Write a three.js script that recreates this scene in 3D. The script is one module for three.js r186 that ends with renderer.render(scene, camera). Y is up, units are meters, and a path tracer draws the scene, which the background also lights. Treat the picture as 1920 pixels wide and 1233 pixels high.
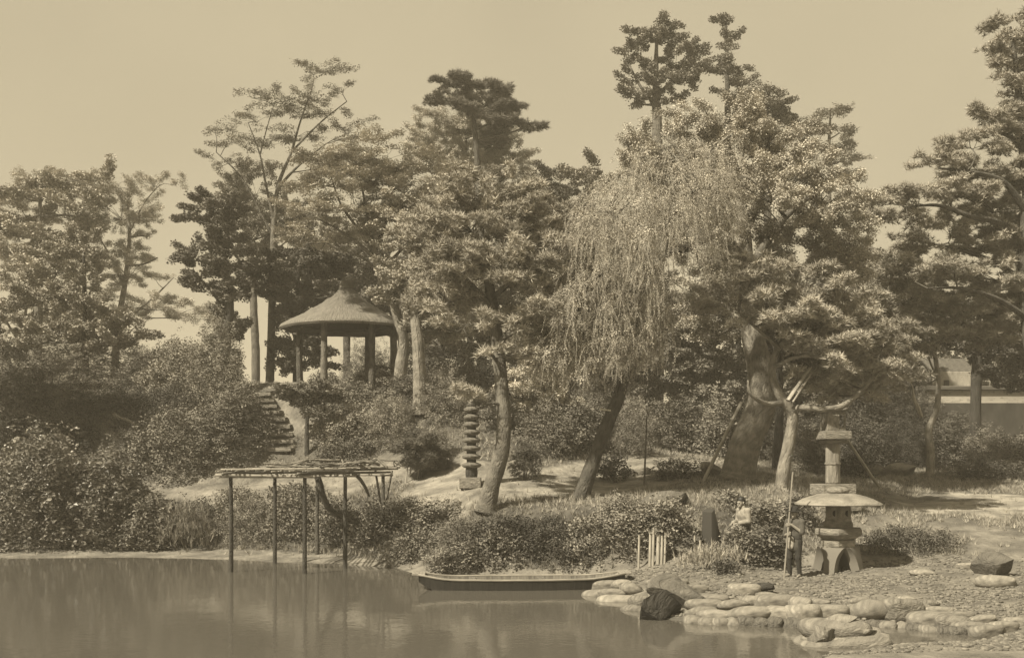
import * as THREE from 'three';
import { mergeGeometries, mergeVertices, toCreasedNormals } from 'three/addons/utils/BufferGeometryUtils.js';
import { RoundedBoxGeometry } from 'three/addons/geometries/RoundedBoxGeometry.js';
import { MarchingCubes } from 'three/addons/objects/MarchingCubes.js';

// ------------------------------------------------------------------ small tools
let seed = 12345;
const rnd = () => { seed = (seed + 0x6D2B79F5) | 0; let t = Math.imul(seed ^ (seed >>> 15), 1 | seed); t = (t + Math.imul(t ^ (t >>> 7), 61 | t)) ^ t; return ((t ^ (t >>> 14)) >>> 0) / 4294967296; };
const rr = (a, b) => a + (b - a) * rnd();
const gs = () => (rnd() + rnd() + rnd() - 1.5) / 1.5;
const V = (x, y, z) => new THREE.Vector3(x, y, z);
const clamp = (x, a, b) => Math.min(b, Math.max(a, x));
const smooth = (t) => { t = clamp(t, 0, 1); return t * t * (3 - 2 * t); };
const hash = (x, y, z) => { let h = Math.imul(x, 374761393) ^ Math.imul(y, 668265263) ^ Math.imul(z, 2147483647 - 94906); h = Math.imul(h ^ (h >>> 13), 1274126177); return ((h ^ (h >>> 16)) >>> 0) / 4294967296; };
function noise3(x, y, z) {
  const i = Math.floor(x), j = Math.floor(y), k = Math.floor(z), u = smooth(x - i), v = smooth(y - j), w = smooth(z - k);
  const L = (a, b, t) => a + (b - a) * t;
  return L(L(L(hash(i, j, k), hash(i + 1, j, k), u), L(hash(i, j + 1, k), hash(i + 1, j + 1, k), u), v),
    L(L(hash(i, j, k + 1), hash(i + 1, j, k + 1), u), L(hash(i, j + 1, k + 1), hash(i + 1, j + 1, k + 1), u), v), w);
}
const fbm = (x, y, z, o = 4) => { let s = 0, a = 0.5, n = 0; for (let i = 0; i < o; i++) { s += a * noise3(x, y, z); n += a; a *= 0.5; x *= 2.03; y *= 2.03; z *= 2.03; } return s / n; };
// ------------------------------------------------------------------ camera, sky, sun, exposure
const F = 2059, CX = 960, HY = 860, EYE = 3.0;          // focal length and horizon of the old plate, in its pixels
const scene = new THREE.Scene();
const camera = new THREE.PerspectiveCamera(2 * Math.atan(616.5 / F) * 180 / Math.PI, 1920 / 1233, 0.1, 3000);
camera.position.set(0, EYE, 0);
camera.setViewOffset(1920, 1233, 0, 616.5 - HY, 1920, 1233);   // a level camera with its lens raised
camera.updateProjectionMatrix();
const renderer = new THREE.WebGLRenderer({ antialias: true });
renderer.setSize(1024, 657);
renderer.toneMapping = THREE.LinearToneMapping;
renderer.toneMappingExposure = 1.9;
renderer.shadowMap.enabled = true;
{ // a hazy, almost even sky, slightly brighter towards the horizon
  const W = 256, H = 128, a = new Float32Array(W * H * 4);
  for (let j = 0; j < H; j++) for (let i = 0; i < W; i++) {
    const el = (j + 0.5) / H * Math.PI - Math.PI / 2;
    const n = 0.5 + 0.25 * Math.sin(i * 0.19 + 2 * Math.sin(j * 0.31)) + 0.25 * Math.sin(i * 0.07 - j * 0.23);
    const l = el > 0 ? 0.243 + 0.045 * Math.exp(-el * 6) + 0.006 * (n - 0.5) + 0.045 * (fbm(9 * Math.cos(i / W * 6.2832), 9 * Math.sin(i / W * 6.2832), el * 11, 4) - 0.5) : 0.12;
    const k = 4 * (j * W + i);
    a[k] = l * 1.18; a[k + 1] = l * 1.01; a[k + 2] = l * 0.68; a[k + 3] = 1;
  }
  const t = new THREE.DataTexture(a, W, H, THREE.RGBAFormat, THREE.FloatType);
  t.mapping = THREE.EquirectangularReflectionMapping; t.magFilter = t.minFilter = THREE.LinearFilter; t.needsUpdate = true;
  scene.background = t; scene.environment = t;
}
const sun = new THREE.DirectionalLight(new THREE.Color().setRGB(1.0, 0.9, 0.7), 4.9);
sun.position.set(-43, 60, 2); sun.target.position.set(0, 2, -32);
sun.castShadow = true; sun.shadow.mapSize.set(4096, 4096); sun.shadow.radius = 2;
Object.assign(sun.shadow.camera, { left: -45, right: 45, top: 45, bottom: -45, near: 1, far: 220 });
scene.add(sun, sun.target);
const haze = new THREE.Color().setRGB(1.0, 0.93, 0.78);
scene.fog = new THREE.FogExp2(haze, 0.0016);

// the whole place is the brown of an old print
const TR = 1.0, TG = 0.93, TB = 0.8;
const tone = (l) => new THREE.Color().setRGB(l * TR, l * TG, l * TB);
// tileable noise on a lattice of period p
function pnoise(x, y, p, s) {
  const i = Math.floor(x), j = Math.floor(y), u = smooth(x - i), v = smooth(y - j), m = (a) => ((a % p) + p) % p;
  const h = (a, b) => hash(m(a), m(b), s);
  return (h(i, j) * (1 - u) + h(i + 1, j) * u) * (1 - v) + (h(i, j + 1) * (1 - u) + h(i + 1, j + 1) * u) * v;
}
const pfbm = (u, v, px, s, o = 5) => { let t = 0, a = 0.5, n = 0, p = px; for (let i = 0; i < o; i++) { t += a * pnoise(u * p, v * p, p, s + i); n += a; a *= 0.55; p *= 2; } return t / n; };
function grayTex(n, fn, srgb = false) {
  const d = new Uint8Array(n * n * 4);
  for (let j = 0; j < n; j++) for (let i = 0; i < n; i++) { const c = clamp(fn(i / n, j / n), 0, 1) * 255, k = 4 * (j * n + i); d[k] = d[k + 1] = d[k + 2] = c; d[k + 3] = 255; }
  const t = new THREE.DataTexture(d, n, n); t.wrapS = t.wrapT = THREE.RepeatWrapping; t.magFilter = THREE.LinearFilter; t.minFilter = THREE.LinearMipmapLinearFilter; t.generateMipmaps = true;
  if (srgb) t.colorSpace = THREE.SRGBColorSpace; t.needsUpdate = true; return t;
}
const stretched = (u, v, a, b, s) => { let t = 0, w = 0.5, n = 0; for (let i = 0; i < 4; i++) { const pa = a << i, pb = b << i; const x = u * pa, y = v * pb, ii = Math.floor(x), jj = Math.floor(y), fu = smooth(x - ii), fv = smooth(y - jj); const h = (c, d) => hash(((c % pa) + pa) % pa, ((d % pb) + pb) % pb, s + i); t += w * ((h(ii, jj) * (1 - fu) + h(ii + 1, jj) * fu) * (1 - fv) + (h(ii, jj + 1) * (1 - fu) + h(ii + 1, jj + 1) * fu) * fv); n += w; w *= 0.6; } return t / n; };
const texBarkB = grayTex(512, (u, v) => Math.abs(stretched(u, v, 12, 5, 3) - 0.5) * 2.4);
const texBarkC = grayTex(512, (u, v) => 0.55 + 0.75 * (stretched(u, v, 12, 5, 3) * 0.5 + pfbm(u, v, 4, 31) * 0.5 - 0.15), true);
const texSoilC = grayTex(1024, (u, v) => 0.50 + 0.62 * (pfbm(u, v, 6, 41, 7) - 0.1) + (pnoise(u * 180, v * 180, 180, 47) > 0.86 ? -0.14 : 0.0), true);
const texSoilB = grayTex(1024, (u, v) => pfbm(u, v, 24, 51, 6));
const texStoneC = grayTex(512, (u, v) => { const n = pfbm(u, v, 5, 61, 6); const sp = pnoise(u * 90, v * 90, 90, 67); return 0.62 + 0.5 * (n - 0.25) - (sp > 0.8 ? 0.12 : 0); }, true);
const texStoneB = grayTex(512, (u, v) => pfbm(u, v, 14, 71, 6));
const texThatchC = grayTex(512, (u, v) => 0.55 + 0.6 * (stretched(u, v, 90, 5, 81) * 0.6 + pfbm(u, v, 5, 87) * 0.4 - 0.1), true);
const texThatchB = grayTex(512, (u, v) => stretched(u, v, 100, 6, 81));
const texWoodC = grayTex(512, (u, v) => 0.6 + 0.55 * (stretched(u, v, 24, 3, 91) - 0.15), true);
const texWoodB = grayTex(512, (u, v) => stretched(u, v, 30, 3, 91));
const texWave = grayTex(1024, (u, v) => pfbm(u, v, 7, 101, 4) * 0.7 + pfbm(u, v, 50, 109, 3) * 0.3);
const texCloth = grayTex(256, (u, v) => 0.75 + 0.4 * (pfbm(u, v, 10, 131) - 0.3), true);
const rep = (t, x, y = x) => { const c = t.clone(); c.repeat.set(x, y); c.needsUpdate = true; return c; };
const mat = (l, o = {}) => new THREE.MeshStandardMaterial({ color: tone(l * (o.map ? 1.6 : 1) * 0.62), roughness: 0.9, ...o });
const bark = (l) => mat(l, { map: texBarkC, bumpMap: texBarkB, bumpScale: 0.04, roughness: 0.95 });
const M = {
  barkPale: bark(0.30), barkMid: bark(0.19), barkDark: bark(0.10), barkVeryDark: bark(0.06), twig: mat(0.14), twigPale: mat(0.30),
  stonePale: mat(0.40, { map: texStoneC, bumpMap: texStoneB, bumpScale: 0.03 }), stone: mat(0.30, { map: texStoneC, bumpMap: texStoneB, bumpScale: 0.03 }),
  stoneMid: mat(0.2, { map: texStoneC, bumpMap: texStoneB, bumpScale: 0.04 }), stoneDark: mat(0.07, { map: texStoneC, bumpMap: texStoneB, bumpScale: 0.05 }),
  shore: mat(0.37, { map: texStoneC, bumpMap: texStoneB, bumpScale: 0.006 }), shoreB: mat(0.31, { map: texStoneC, bumpMap: texStoneB, bumpScale: 0.006 }), shoreC: mat(0.42, { map: texStoneC, bumpMap: texStoneB, bumpScale: 0.006 }),
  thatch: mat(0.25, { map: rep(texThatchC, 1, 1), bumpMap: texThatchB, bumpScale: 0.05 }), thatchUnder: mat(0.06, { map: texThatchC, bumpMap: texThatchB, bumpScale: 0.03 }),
  wood: mat(0.2, { map: texWoodC, bumpMap: texWoodB, bumpScale: 0.006 }), woodDark: mat(0.07, { map: texWoodC, bumpMap: texWoodB, bumpScale: 0.008 }), woodPale: mat(0.36, { map: texWoodC, bumpMap: texWoodB, bumpScale: 0.006 }), hull: mat(0.035, { map: texWoodC, bumpMap: texWoodB, bumpScale: 0.006, roughness: 0.7 }),
  bamboo: mat(0.42, { map: texWoodC, roughness: 0.6 }), bone: mat(0.42, { map: texWoodC }), plaster: mat(0.65, { map: texStoneC }), roofTile: mat(0.16, { map: texStoneC }),
};
const used = {};
const numbered = (n) => { const k = used[n] = (used[n] ?? -1) + 1; return k ? `${n}_${String(k).padStart(3, '0')}` : n; };
function tag(o, label, category, group, kind) { if (label) o.userData.label = label; if (category) o.userData.category = category; if (group) o.userData.group = group; if (kind) o.userData.kind = kind; return o; }
function base(name, pos, label, category, group) { const g = new THREE.Group(); g.name = numbered(name); g.position.copy(pos); scene.add(g); return tag(g, label, category, group); }
function mesh(name, geo, m, parent = scene) { const o = new THREE.Mesh(geo, m); o.name = parent === scene ? numbered(name) : name; parent.add(o); return o; }
const P = (px, py, d) => V((px - CX) * d / F, EYE - (py - HY) * d / F, -d);   // a point of the plate at a depth in metres
function norm(g) { // a geometry ready to merge
  if (g.index) g = g.toNonIndexed(); for (const k of Object.keys(g.attributes)) if (!['position', 'normal', 'uv'].includes(k)) g.deleteAttribute(k);
  if (!g.attributes.normal) g.computeVertexNormals(); if (!g.attributes.uv) g.setAttribute('uv', new THREE.BufferAttribute(new Float32Array(g.attributes.position.count * 2), 2)); return g;
}
const merged = (a) => mergeGeometries(a.map(norm), false);
// tapered round limb through points [{p, r}]; uv in metres
function tube(pts, seg = 7, step = 0.25, lump = 0.08, org = null) {
  const c = new THREE.CatmullRomCurve3(pts.map((q) => q.p), false, 'centripetal'), len = c.getLength(), n = clamp(Math.ceil(len / step), 2, 60);
  const pos = [], uv = [], idx = []; let N = V(0, 0, 0), T0 = null; const s0 = rnd() * 50;
  const np = pts.length - 1;
  for (let i = 0; i <= n; i++) {
    const t = i / n, p = c.getPoint(t), T = c.getTangent(t), k = Math.min(np - 1, Math.floor(t * np)), f = t * np - k, r = pts[k].r + (pts[k + 1].r - pts[k].r) * f;
    if (!T0) { N.set(T.z, 0, -T.x); if (N.lengthSq() < 1e-4) N.set(1, 0, 0); N.addScaledVector(T, -N.dot(T)).normalize(); } else { N.addScaledVector(T, -N.dot(T)).normalize(); }
    T0 = T; const B = T.clone().cross(N);
    for (let j = 0; j <= seg; j++) {
      const a = j / seg * 2 * Math.PI, w = r * (1 + lump * 2 * (fbm(s0 + 2 * Math.cos(a), t * len * 2.2, 2 * Math.sin(a), 2) - 0.5));
      pos.push(p.x + w * (Math.cos(a) * N.x + Math.sin(a) * B.x) - (org ? org.x : 0), p.y + w * (Math.cos(a) * N.y + Math.sin(a) * B.y) - (org ? org.y : 0), p.z + w * (Math.cos(a) * N.z + Math.sin(a) * B.z) - (org ? org.z : 0));
      uv.push(j / seg * Math.max(0.25, Math.round(6.28 * r * 4) / 4), t * len);
    }
  }
  for (let i = 0; i < n; i++) for (let j = 0; j < seg; j++) { const a = i * (seg + 1) + j, b = a + seg + 1; idx.push(a, a + 1, b, b, a + 1, b + 1); }
  // closed ends
  for (const [row, flip] of [[0, 1], [n, 0]]) { const q = pos.length / 3, e = row ? pts[np].p : pts[0].p; pos.push(e.x - (org ? org.x : 0), e.y - (org ? org.y : 0), e.z - (org ? org.z : 0)); uv.push(0, 0); for (let j = 0; j < seg; j++) { const a = row * (seg + 1) + j; flip ? idx.push(q, a + 1, a) : idx.push(q, a, a + 1); } }
  const g = new THREE.BufferGeometry(); g.setAttribute('position', new THREE.Float32BufferAttribute(pos, 3)); g.setAttribute('uv', new THREE.Float32BufferAttribute(uv, 2)); g.setIndex(idx); g.computeVertexNormals(); return g;
}
const rod = (a, b, r0, r1 = r0, seg = 6, lump = 0.05) => tube([{ p: a, r: r0 }, { p: a.clone().lerp(b, 0.5), r: (r0 + r1) / 2 }, { p: b, r: r1 }], seg, 0.4, lump);

// ------------------------------------------------------------------ the ground: height profiles along lines of sight, [depth, height]
const yAt = (py, d) => EYE - (py - HY) * d / F;
const COLS = [
  [-500, [[8, -0.6], [35, -0.5], [35.8, 0.05], [37, 0.9], [39, 2.0], [43, 5.6], [50, 6.2], [60, 5], [90, 3]]],
  [20, [[8, -0.6], [32.4, -0.3], [33.5, 0.03], [35.7, 0.09], [36.6, 0.7], [38.5, 1.9], [40.5, 3.2], [43.5, 5.9], [50, 6.6], [60, 5], [90, 3]]],
  [260, [[8, -0.6], [32.4, -0.3], [33.5, 0.03], [35.6, 0.09], [36.3, 0.7], [37.5, 1.6], [39.5, 2.4], [43.0, 5.6], [46, 6.4], [52, 6], [62, 4], [90, 3]]],
  [400, [[8, -0.6], [32, -0.3], [33.0, 0.03], [35.0, 0.09], [35.5, 0.5], [36.6, 1.75], [38.5, 2.2], [39.6, 2.9], [42.6, 5.6], [46, 6.1], [51, 5.8], [62, 3.6], [90, 3]]],
  [500, [[8, -0.6], [31.2, -0.3], [32.2, 0.03], [34.0, 0.09], [34.8, 0.4], [36.2, 1.8], [38.3, 2.2], [39.2, 2.85], [42, 5.45], [43, 6.0], [48, 6.1], [52, 5.6], [62, 3.4], [90, 3]]],
  [650, [[8, -0.6], [30.2, -0.3], [31.2, 0.03], [32.7, 0.08], [33.6, 0.35], [35, 1.65], [37, 2.15], [39, 2.9], [41.5, 5.2], [42.7, 6.0], [48, 6.1], [52, 5.6], [62, 3.4], [90, 3]]],
  [780, [[8, -0.6], [28.0, -0.3], [28.9, 0.03], [30.1, 0.08], [31, 0.4], [32.8, 1.75], [36, 2.25], [38, 3.2], [40, 4.75], [42, 5.6], [48, 6.0], [52, 5.6], [62, 3.4], [90, 3]]],
  [900, [[8, -0.6], [27.8, -0.35], [28.7, 0.03], [29.2, 0.5], [30.3, 1.62], [33, 2.15], [34.5, 2.45], [37, 3.1], [40, 4.3], [44, 5.8], [50, 5.6], [62, 3.4], [90, 3]]],
  [1085, [[8, -0.6], [27.4, -0.3], [28.2, 0.03], [28.7, 0.5], [29.8, 1.66], [31.5, 1.85], [34, 2.12], [37, 2.64], [42, 4.2], [48, 4.8], [62, 3.4], [90, 3]]],
  [1150, [[8, -0.6], [23.2, -0.25], [24.2, 0.03], [27.2, 0.2], [27.6, 0.35], [28.9, 1.62], [31.5, 1.9], [34, 2.15], [37, 2.6], [42, 3.8], [48, 4.4], [62, 3.2], [90, 3]]],
  [1250, [[8, -0.6], [19.5, -0.3], [20.6, 0.04], [22, 0.22], [26.6, 0.36], [27.2, 0.6], [28.0, 1.66], [31.5, 1.98], [35, 2.38], [39, 3.0], [46, 3.6], [62, 3.0], [90, 3]]],
  [1390, [[8, -0.6], [19.2, -0.3], [20.1, 0.06], [21.5, 0.28], [27.5, 0.44], [27.9, 0.6], [29.3, 1.72], [31.5, 2.08], [34, 2.5], [40, 2.9], [50, 3.0], [90, 3]]],
  [1470, [[8, -0.5], [16.6, -0.3], [18.8, -0.2], [19.7, 0.06], [21.5, 0.22], [26, 0.2], [27.0, 0.32], [29.4, 1.75], [31, 2.15], [35, 2.45], [40, 2.8], [50, 2.9], [90, 3]]],
  [1560, [[8, 0.05], [16.6, 0.06], [17.4, -0.14], [19.2, -0.14], [20.2, 0.1], [22, 0.2], [26.6, 0.28], [28.5, 0.95], [31, 1.6], [35, 2.1], [40, 2.6], [50, 2.75], [90, 3]]],
  [1700, [[8, 0.12], [17.2, 0.08], [18.2, -0.12], [19.6, -0.12], [20.4, 0.1], [22, 0.24], [26.5, 0.42], [29, 1.0], [32, 1.42], [35, 1.7], [39, 2.2], [44, 2.55], [60, 2.6], [90, 3]]],
  [1840, [[8, 0.16], [17.4, 0.12], [18.4, -0.03], [19.3, -0.02], [20.4, 0.14], [22, 0.28], [26.2, 0.46], [29, 1.0], [32, 1.42], [35, 1.76], [39, 2.2], [44, 2.5], [60, 2.6], [90, 3]]],
  [2000, [[8, 0.2], [17.4, 0.2], [20.4, 0.24], [22, 0.32], [26.2, 0.5], [29, 1.05], [32, 1.45], [35, 1.8], [39, 2.2], [44, 2.5], [60, 2.6], [90, 3]]],
];
function prof(a, d) { if (d <= a[0][0]) return a[0][1]; for (let i = 1; i < a.length; i++) if (d <= a[i][0]) { const f = (d - a[i - 1][0]) / (a[i][0] - a[i - 1][0]); return a[i - 1][1] + (a[i][1] - a[i - 1][1]) * f; } return a[a.length - 1][1]; }
function heightPD(px, d) {
  px = clamp(px, -500, 2000); let i = 1; while (i < COLS.length - 1 && px > COLS[i][0]) i++;
  const [p0, a] = COLS[i - 1], [p1, b] = COLS[i], f = (px - p0) / (p1 - p0);
  return prof(a, d) * (1 - f) + prof(b, d) * f;
}
function H(x, z) { const d = Math.max(8, -z), h = heightPD(CX + x * F / d, d); return h + (d < 120 ? 0.10 * (fbm(x * 0.8, z * 0.8, 3, 3) - 0.5) * clamp(1.2 - Math.abs(h - 0.9) * 0.1, 0.4, 1) : 0); }
const at = (px, d) => { const x = (px - CX) * d / F; return V(x, H(x, -d), -d); };
function ground(px, py) { for (let d = 15; d < 110; d += 0.04) { const h = yAt(py, d); if (H((px - CX) * d / F, -d) >= h) return at(px, d); } return at(px, 60); }
// what covers the ground: pale trodden earth, moss, dark soil [px, py, half width px, half depth m, albedo, strength]
const PATCH = [[1080, 908, 200, 2.6, 0.42, 1], [880, 905, 130, 2.6, 0.42, 1], [600, 908, 260, 1.3, 0.38, 1], [360, 905, 110, 1.3, 0.3, 1], [505, 800, 30, 2.4, 0.3, 1], [600, 716, 150, 3, 0.3, 1], [1240, 868, 110, 2.6, 0.42, 1],
  [1830, 944, 190, 2.4, 0.5, 1], [1700, 985, 200, 1.4, 0.25, 0.8], [1650, 925, 160, 1.2, 0.2, 0.8], [1860, 1010, 90, 1.8, 0.3, 0.9], [1560, 895, 250, 1.8, 0.15, 0.9], [1720, 1010, 100, 0.7, 0.09, 1], [1390, 930, 120, 1.0, 0.2, 0.9], [1250, 957, 75, 0.35, 0.3, 1]]
  .map(([px, py, w, hd, l, s]) => { const p = ground(px, py); return [p.x, p.z, w * -p.z / F, hd, l, s]; });
function cover(x, z, h) {
  const d = -z, px = CX + x * F / d; let l = 0.17;
  if (h < 0.62 && px > 1080 && d < 28) l = 0.29; else if (h < 0.16) l = 0.3; else if (d < 45 && px < 1500 && h < 1.6) l = 0.13;
  const wob = (fbm(x * 1.3, z * 1.3, 9, 3) - 0.5) * 0.9;
  for (const [cx, cz, w, hd, pl, s] of PATCH) { const q = Math.hypot((x - cx) / w, (z - cz) / hd) + wob; if (q < 1.15) { const f = smooth((1.15 - q) / 0.3) * s; l += (pl - l) * f; } }
  return l * (0.86 + 0.28 * fbm(x * 2.2, z * 2.2, 5, 3));
}
{
  const xs = [], zs = [];
  for (let x = -34; x <= 34; x += 0.2) xs.push(x); for (let k = 1; k <= 24; k++) { const e = 34 + 2 * k * (1 + k * k * 0.03); xs.push(e); xs.unshift(-e); }
  for (let z = 60; z > -14; z -= 6) zs.push(z); for (let z = -14; z > -52; z -= 0.16) zs.push(z); for (let k = 0; k < 30; k++) zs.push(-52 - k * (1 + k * 0.9));
  const nx = xs.length, nz = zs.length, pos = new Float32Array(nx * nz * 3), col = new Float32Array(nx * nz * 3), uv = new Float32Array(nx * nz * 2), idx = [];
  for (let j = 0; j < nz; j++) for (let i = 0; i < nx; i++) {
    const k = j * nx + i, x = xs[i], z = zs[j], d = -z; let h = H(x, z);
    const l = cover(x, z, h);
    pos.set([x, h, z], 3 * k); uv.set([x / 3, z / 3], 2 * k); const c = l * 0.92; col.set([c * TR, c * TG, c * TB], 3 * k);
  }
  for (let j = 0; j < nz - 1; j++) for (let i = 0; i < nx - 1; i++) { const a = j * nx + i; idx.push(a, a + 1, a + nx, a + nx, a + 1, a + nx + 1); }
  const g = new THREE.BufferGeometry(); g.setAttribute('position', new THREE.BufferAttribute(pos, 3)); g.setAttribute('color', new THREE.BufferAttribute(col, 3)); g.setAttribute('uv', new THREE.BufferAttribute(uv, 2)); g.setIndex(idx); g.computeVertexNormals();
  tag(mesh('ground', g, new THREE.MeshStandardMaterial({ vertexColors: true, map: texSoilC, bumpMap: texSoilB, bumpScale: 0.06, roughness: 0.97 })), 'earth ground rising from the pond to the wooded knoll', null, null, 'structure');
}
{ // the pond
  const g = new THREE.PlaneGeometry(140, 110, 1, 1); g.rotateX(-Math.PI / 2); g.translate(-20, 0, 12); // over the terrain where it dips below zero
  const uv = g.attributes.uv; for (let i = 0; i < uv.count; i++) uv.setXY(i, uv.getX(i) * 35, uv.getY(i) * 27);
  const water = mesh('pond', g, new THREE.MeshStandardMaterial({ color: tone(0.092), roughness: 0.05, bumpMap: texWave, bumpScale: 0.004 }));
  tag(water, 'still murky water of the garden pond', null, null, 'structure');
}

// ------------------------------------------------------------------ built things
const box = (w, h, d, r = 0.01) => new RoundedBoxGeometry(w, h, d, 2, Math.min(r, w * 0.45, h * 0.45, d * 0.45));
const moved = (g, x, y, z, ry = 0, rx = 0, rz = 0) => { if (rx) g.rotateX(rx); if (rz) g.rotateZ(rz); if (ry) g.rotateY(ry); g.translate(x, y, z); return g; };
const lathe = (pts, seg = 24) => { const g = new THREE.LatheGeometry(pts.map(([x, y]) => new THREE.Vector2(x, y)), seg); const uv = g.attributes.uv; for (let i = 0; i < uv.count; i++) uv.setXY(i, uv.getX(i) * 3, uv.getY(i) * 1.5); return g; };
function roughen(g, amp, f = 3, s = 0) { const p = g.attributes.position, n = g.attributes.normal; for (let i = 0; i < p.count; i++) { const k = amp * (fbm(p.getX(i) * f + s, p.getY(i) * f + 7, p.getZ(i) * f, 3) - 0.5) * 2; p.setXYZ(i, p.getX(i) + n.getX(i) * k, p.getY(i) + n.getY(i) * k, p.getZ(i) + n.getZ(i) * k); } g.computeVertexNormals(); return g; }
function polyRing(pts, n, power = 14) { // a rounded regular polygon swept up a profile [[radius, y]...]
  const pos = [], uv = [], idx = [], S = n * 8;
  const rad = (a) => { const k = Math.PI / n, m = ((a % (2 * k)) + 2 * k) % (2 * k) - k; const flat = Math.cos(k) / Math.cos(m); return Math.min(flat, 1) * (1 - 0.0) ; };
  pts.forEach(([r, y, rnd1 = 0], i) => { for (let j = 0; j <= S; j++) { const a = j / S * 2 * Math.PI, q = rad(a) * (1 - rnd1) + rnd1 * 0.96; pos.push(r * q * Math.cos(a), y, r * q * Math.sin(a)); uv.push(j / S * 3, i * 0.25); } });
  for (let i = 0; i < pts.length - 1; i++) for (let j = 0; j < S; j++) { const a = i * (S + 1) + j, b = a + S + 1; idx.push(a, b, a + 1, b, b + 1, a + 1); }
  const g = new THREE.BufferGeometry(); g.setAttribute('position', new THREE.Float32BufferAttribute(pos, 3)); g.setAttribute('uv', new THREE.Float32BufferAttribute(uv, 2)); g.setIndex(idx); g.computeVertexNormals(); return g;
}

{ // thatched pavilion on the knoll
  const o = at(650, 43.2), t = base('thatched_pavilion', o, 'open pavilion with a steep thatched roof on log posts, on top of the knoll', 'pavilion'); t.rotation.y = 0.28;
  const eave = 8.08 - o.y;
  const shape = (k) => [[2.6 * k, 0, 0.5], [2.66 * k, 0.09, 0.5], [2.58 * k, 0.19, 0.5], [2.1 * k, 0.41, 0.5], [1.6 * k, 0.67, 0.55], [1.1 * k, 0.96, 0.65], [0.72 * k, 1.21, 0.8], [0.46 * k, 1.42, 1], [0.36 * k, 1.56, 1]];
  const fine = []; const sp = shape(1); for (let i = 0; i < sp.length - 1; i++) for (let k = 0; k < 4; k++) { const f = k / 4; fine.push(sp[i].map((v, q) => v + (sp[i + 1][q] - v) * f)); } fine.push(sp[sp.length - 1]);
  const rg = polyRing(fine, 6); { const p = rg.attributes.position; for (let i = 0; i < p.count; i++) { const r = Math.hypot(p.getX(i), p.getZ(i)); p.setY(i, p.getY(i) + 0.0 - 0.12 * Math.max(0, r - 2.2) ); } }
  roughen(rg, 0.035, 5); rg.translate(0, eave, 0);
  { const uv = rg.attributes.uv; for (let i = 0; i < uv.count; i++) uv.setXY(i, uv.getX(i) * 2, uv.getY(i) * 0.35); }
  const roof = mesh('roof', rg, M.thatch, t);
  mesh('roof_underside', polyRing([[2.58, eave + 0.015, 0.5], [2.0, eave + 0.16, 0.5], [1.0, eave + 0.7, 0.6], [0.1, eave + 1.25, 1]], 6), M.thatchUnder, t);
  mesh('roof_cap', roughen(lathe([[0.0, 1.98], [0.14, 1.97], [0.24, 1.93], [0.28, 1.84], [0.29, 1.7], [0.33, 1.58], [0.38, 1.5], [0.36, 1.46], [0.0, 1.46]].reverse().map(([x, y]) => [x, y + eave]), 20), 0.02, 6), M.thatch, t);
  for (let k = 0; k < 2; k++) { const b = new THREE.TorusGeometry(0.315 + 0.03 * k, 0.022, 6, 24); b.rotateX(Math.PI / 2); b.translate(0, eave + 1.6 - 0.07 * k, 0); mesh('roof_binding', b, M.woodDark, t); }
  const pr = 1.8, posts = [];
  for (let k = 0; k < 6; k++) { const a = k * Math.PI / 3 + 0.1, x = pr * Math.cos(a), z = pr * Math.sin(a); posts.push([x, z]); const j = rr(-0.04, 0.04); mesh('post', tube([{ p: V(x, -0.35, z), r: 0.14 }, { p: V(x + j, 1, z), r: 0.125 }, { p: V(x, eave + 0.25, z), r: 0.115 }], 10, 0.3, 0.1), k % 2 ? M.barkDark : M.barkMid, t); }
  for (let k = 0; k < 6; k++) { const [a, b] = posts[k], [c, d] = posts[(k + 1) % 6]; mesh('beam', rod(V(a, eave + 0.12, b), V(c, eave + 0.12, d), 0.07, 0.07, 8), M.woodDark, t); }
  for (let k = 0; k < 12; k++) { const a = k * Math.PI / 6 + 0.1; mesh('rafter', rod(V(2.2 * Math.cos(a), eave + 0.02, 2.2 * Math.sin(a)), V(0.2 * Math.cos(a), eave + 1.2, 0.2 * Math.sin(a)), 0.035, 0.035, 6), M.woodDark, t); }
  const q = rod(V(posts[0][0], 0.55, posts[0][1]), V(posts[1][0], 0.55, posts[1][1]), 0.045, 0.045, 7); mesh('rail', q, M.barkDark, t);
}
{ // stone steps climbing to the pavilion
  const S = [[527, 846, 46], [530, 832, 42], [528, 818, 40], [526, 804, 40], [519, 790, 38], [511, 777, 36], [503, 765, 34], [499, 754, 32], [497, 743, 30]];
  const b = ground(S[0][0], S[0][1]), t = base('stone_steps', b, 'winding rough stone steps climbing the knoll to the pavilion', 'steps');
  for (const [px, py, w] of S) { const p = ground(px, py), m = w * -p.z / F; const g = roughen(mergeVertices(new THREE.BoxGeometry(m, 0.13, 0.42, 6, 2, 3)), 0.05, 3, px); g.computeVertexNormals(); mesh('step', moved(g, p.x - b.x, p.y - b.y + 0.06, p.z - b.z, rr(-0.2, 0.2)), M.stonePale, t); }
}
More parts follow.
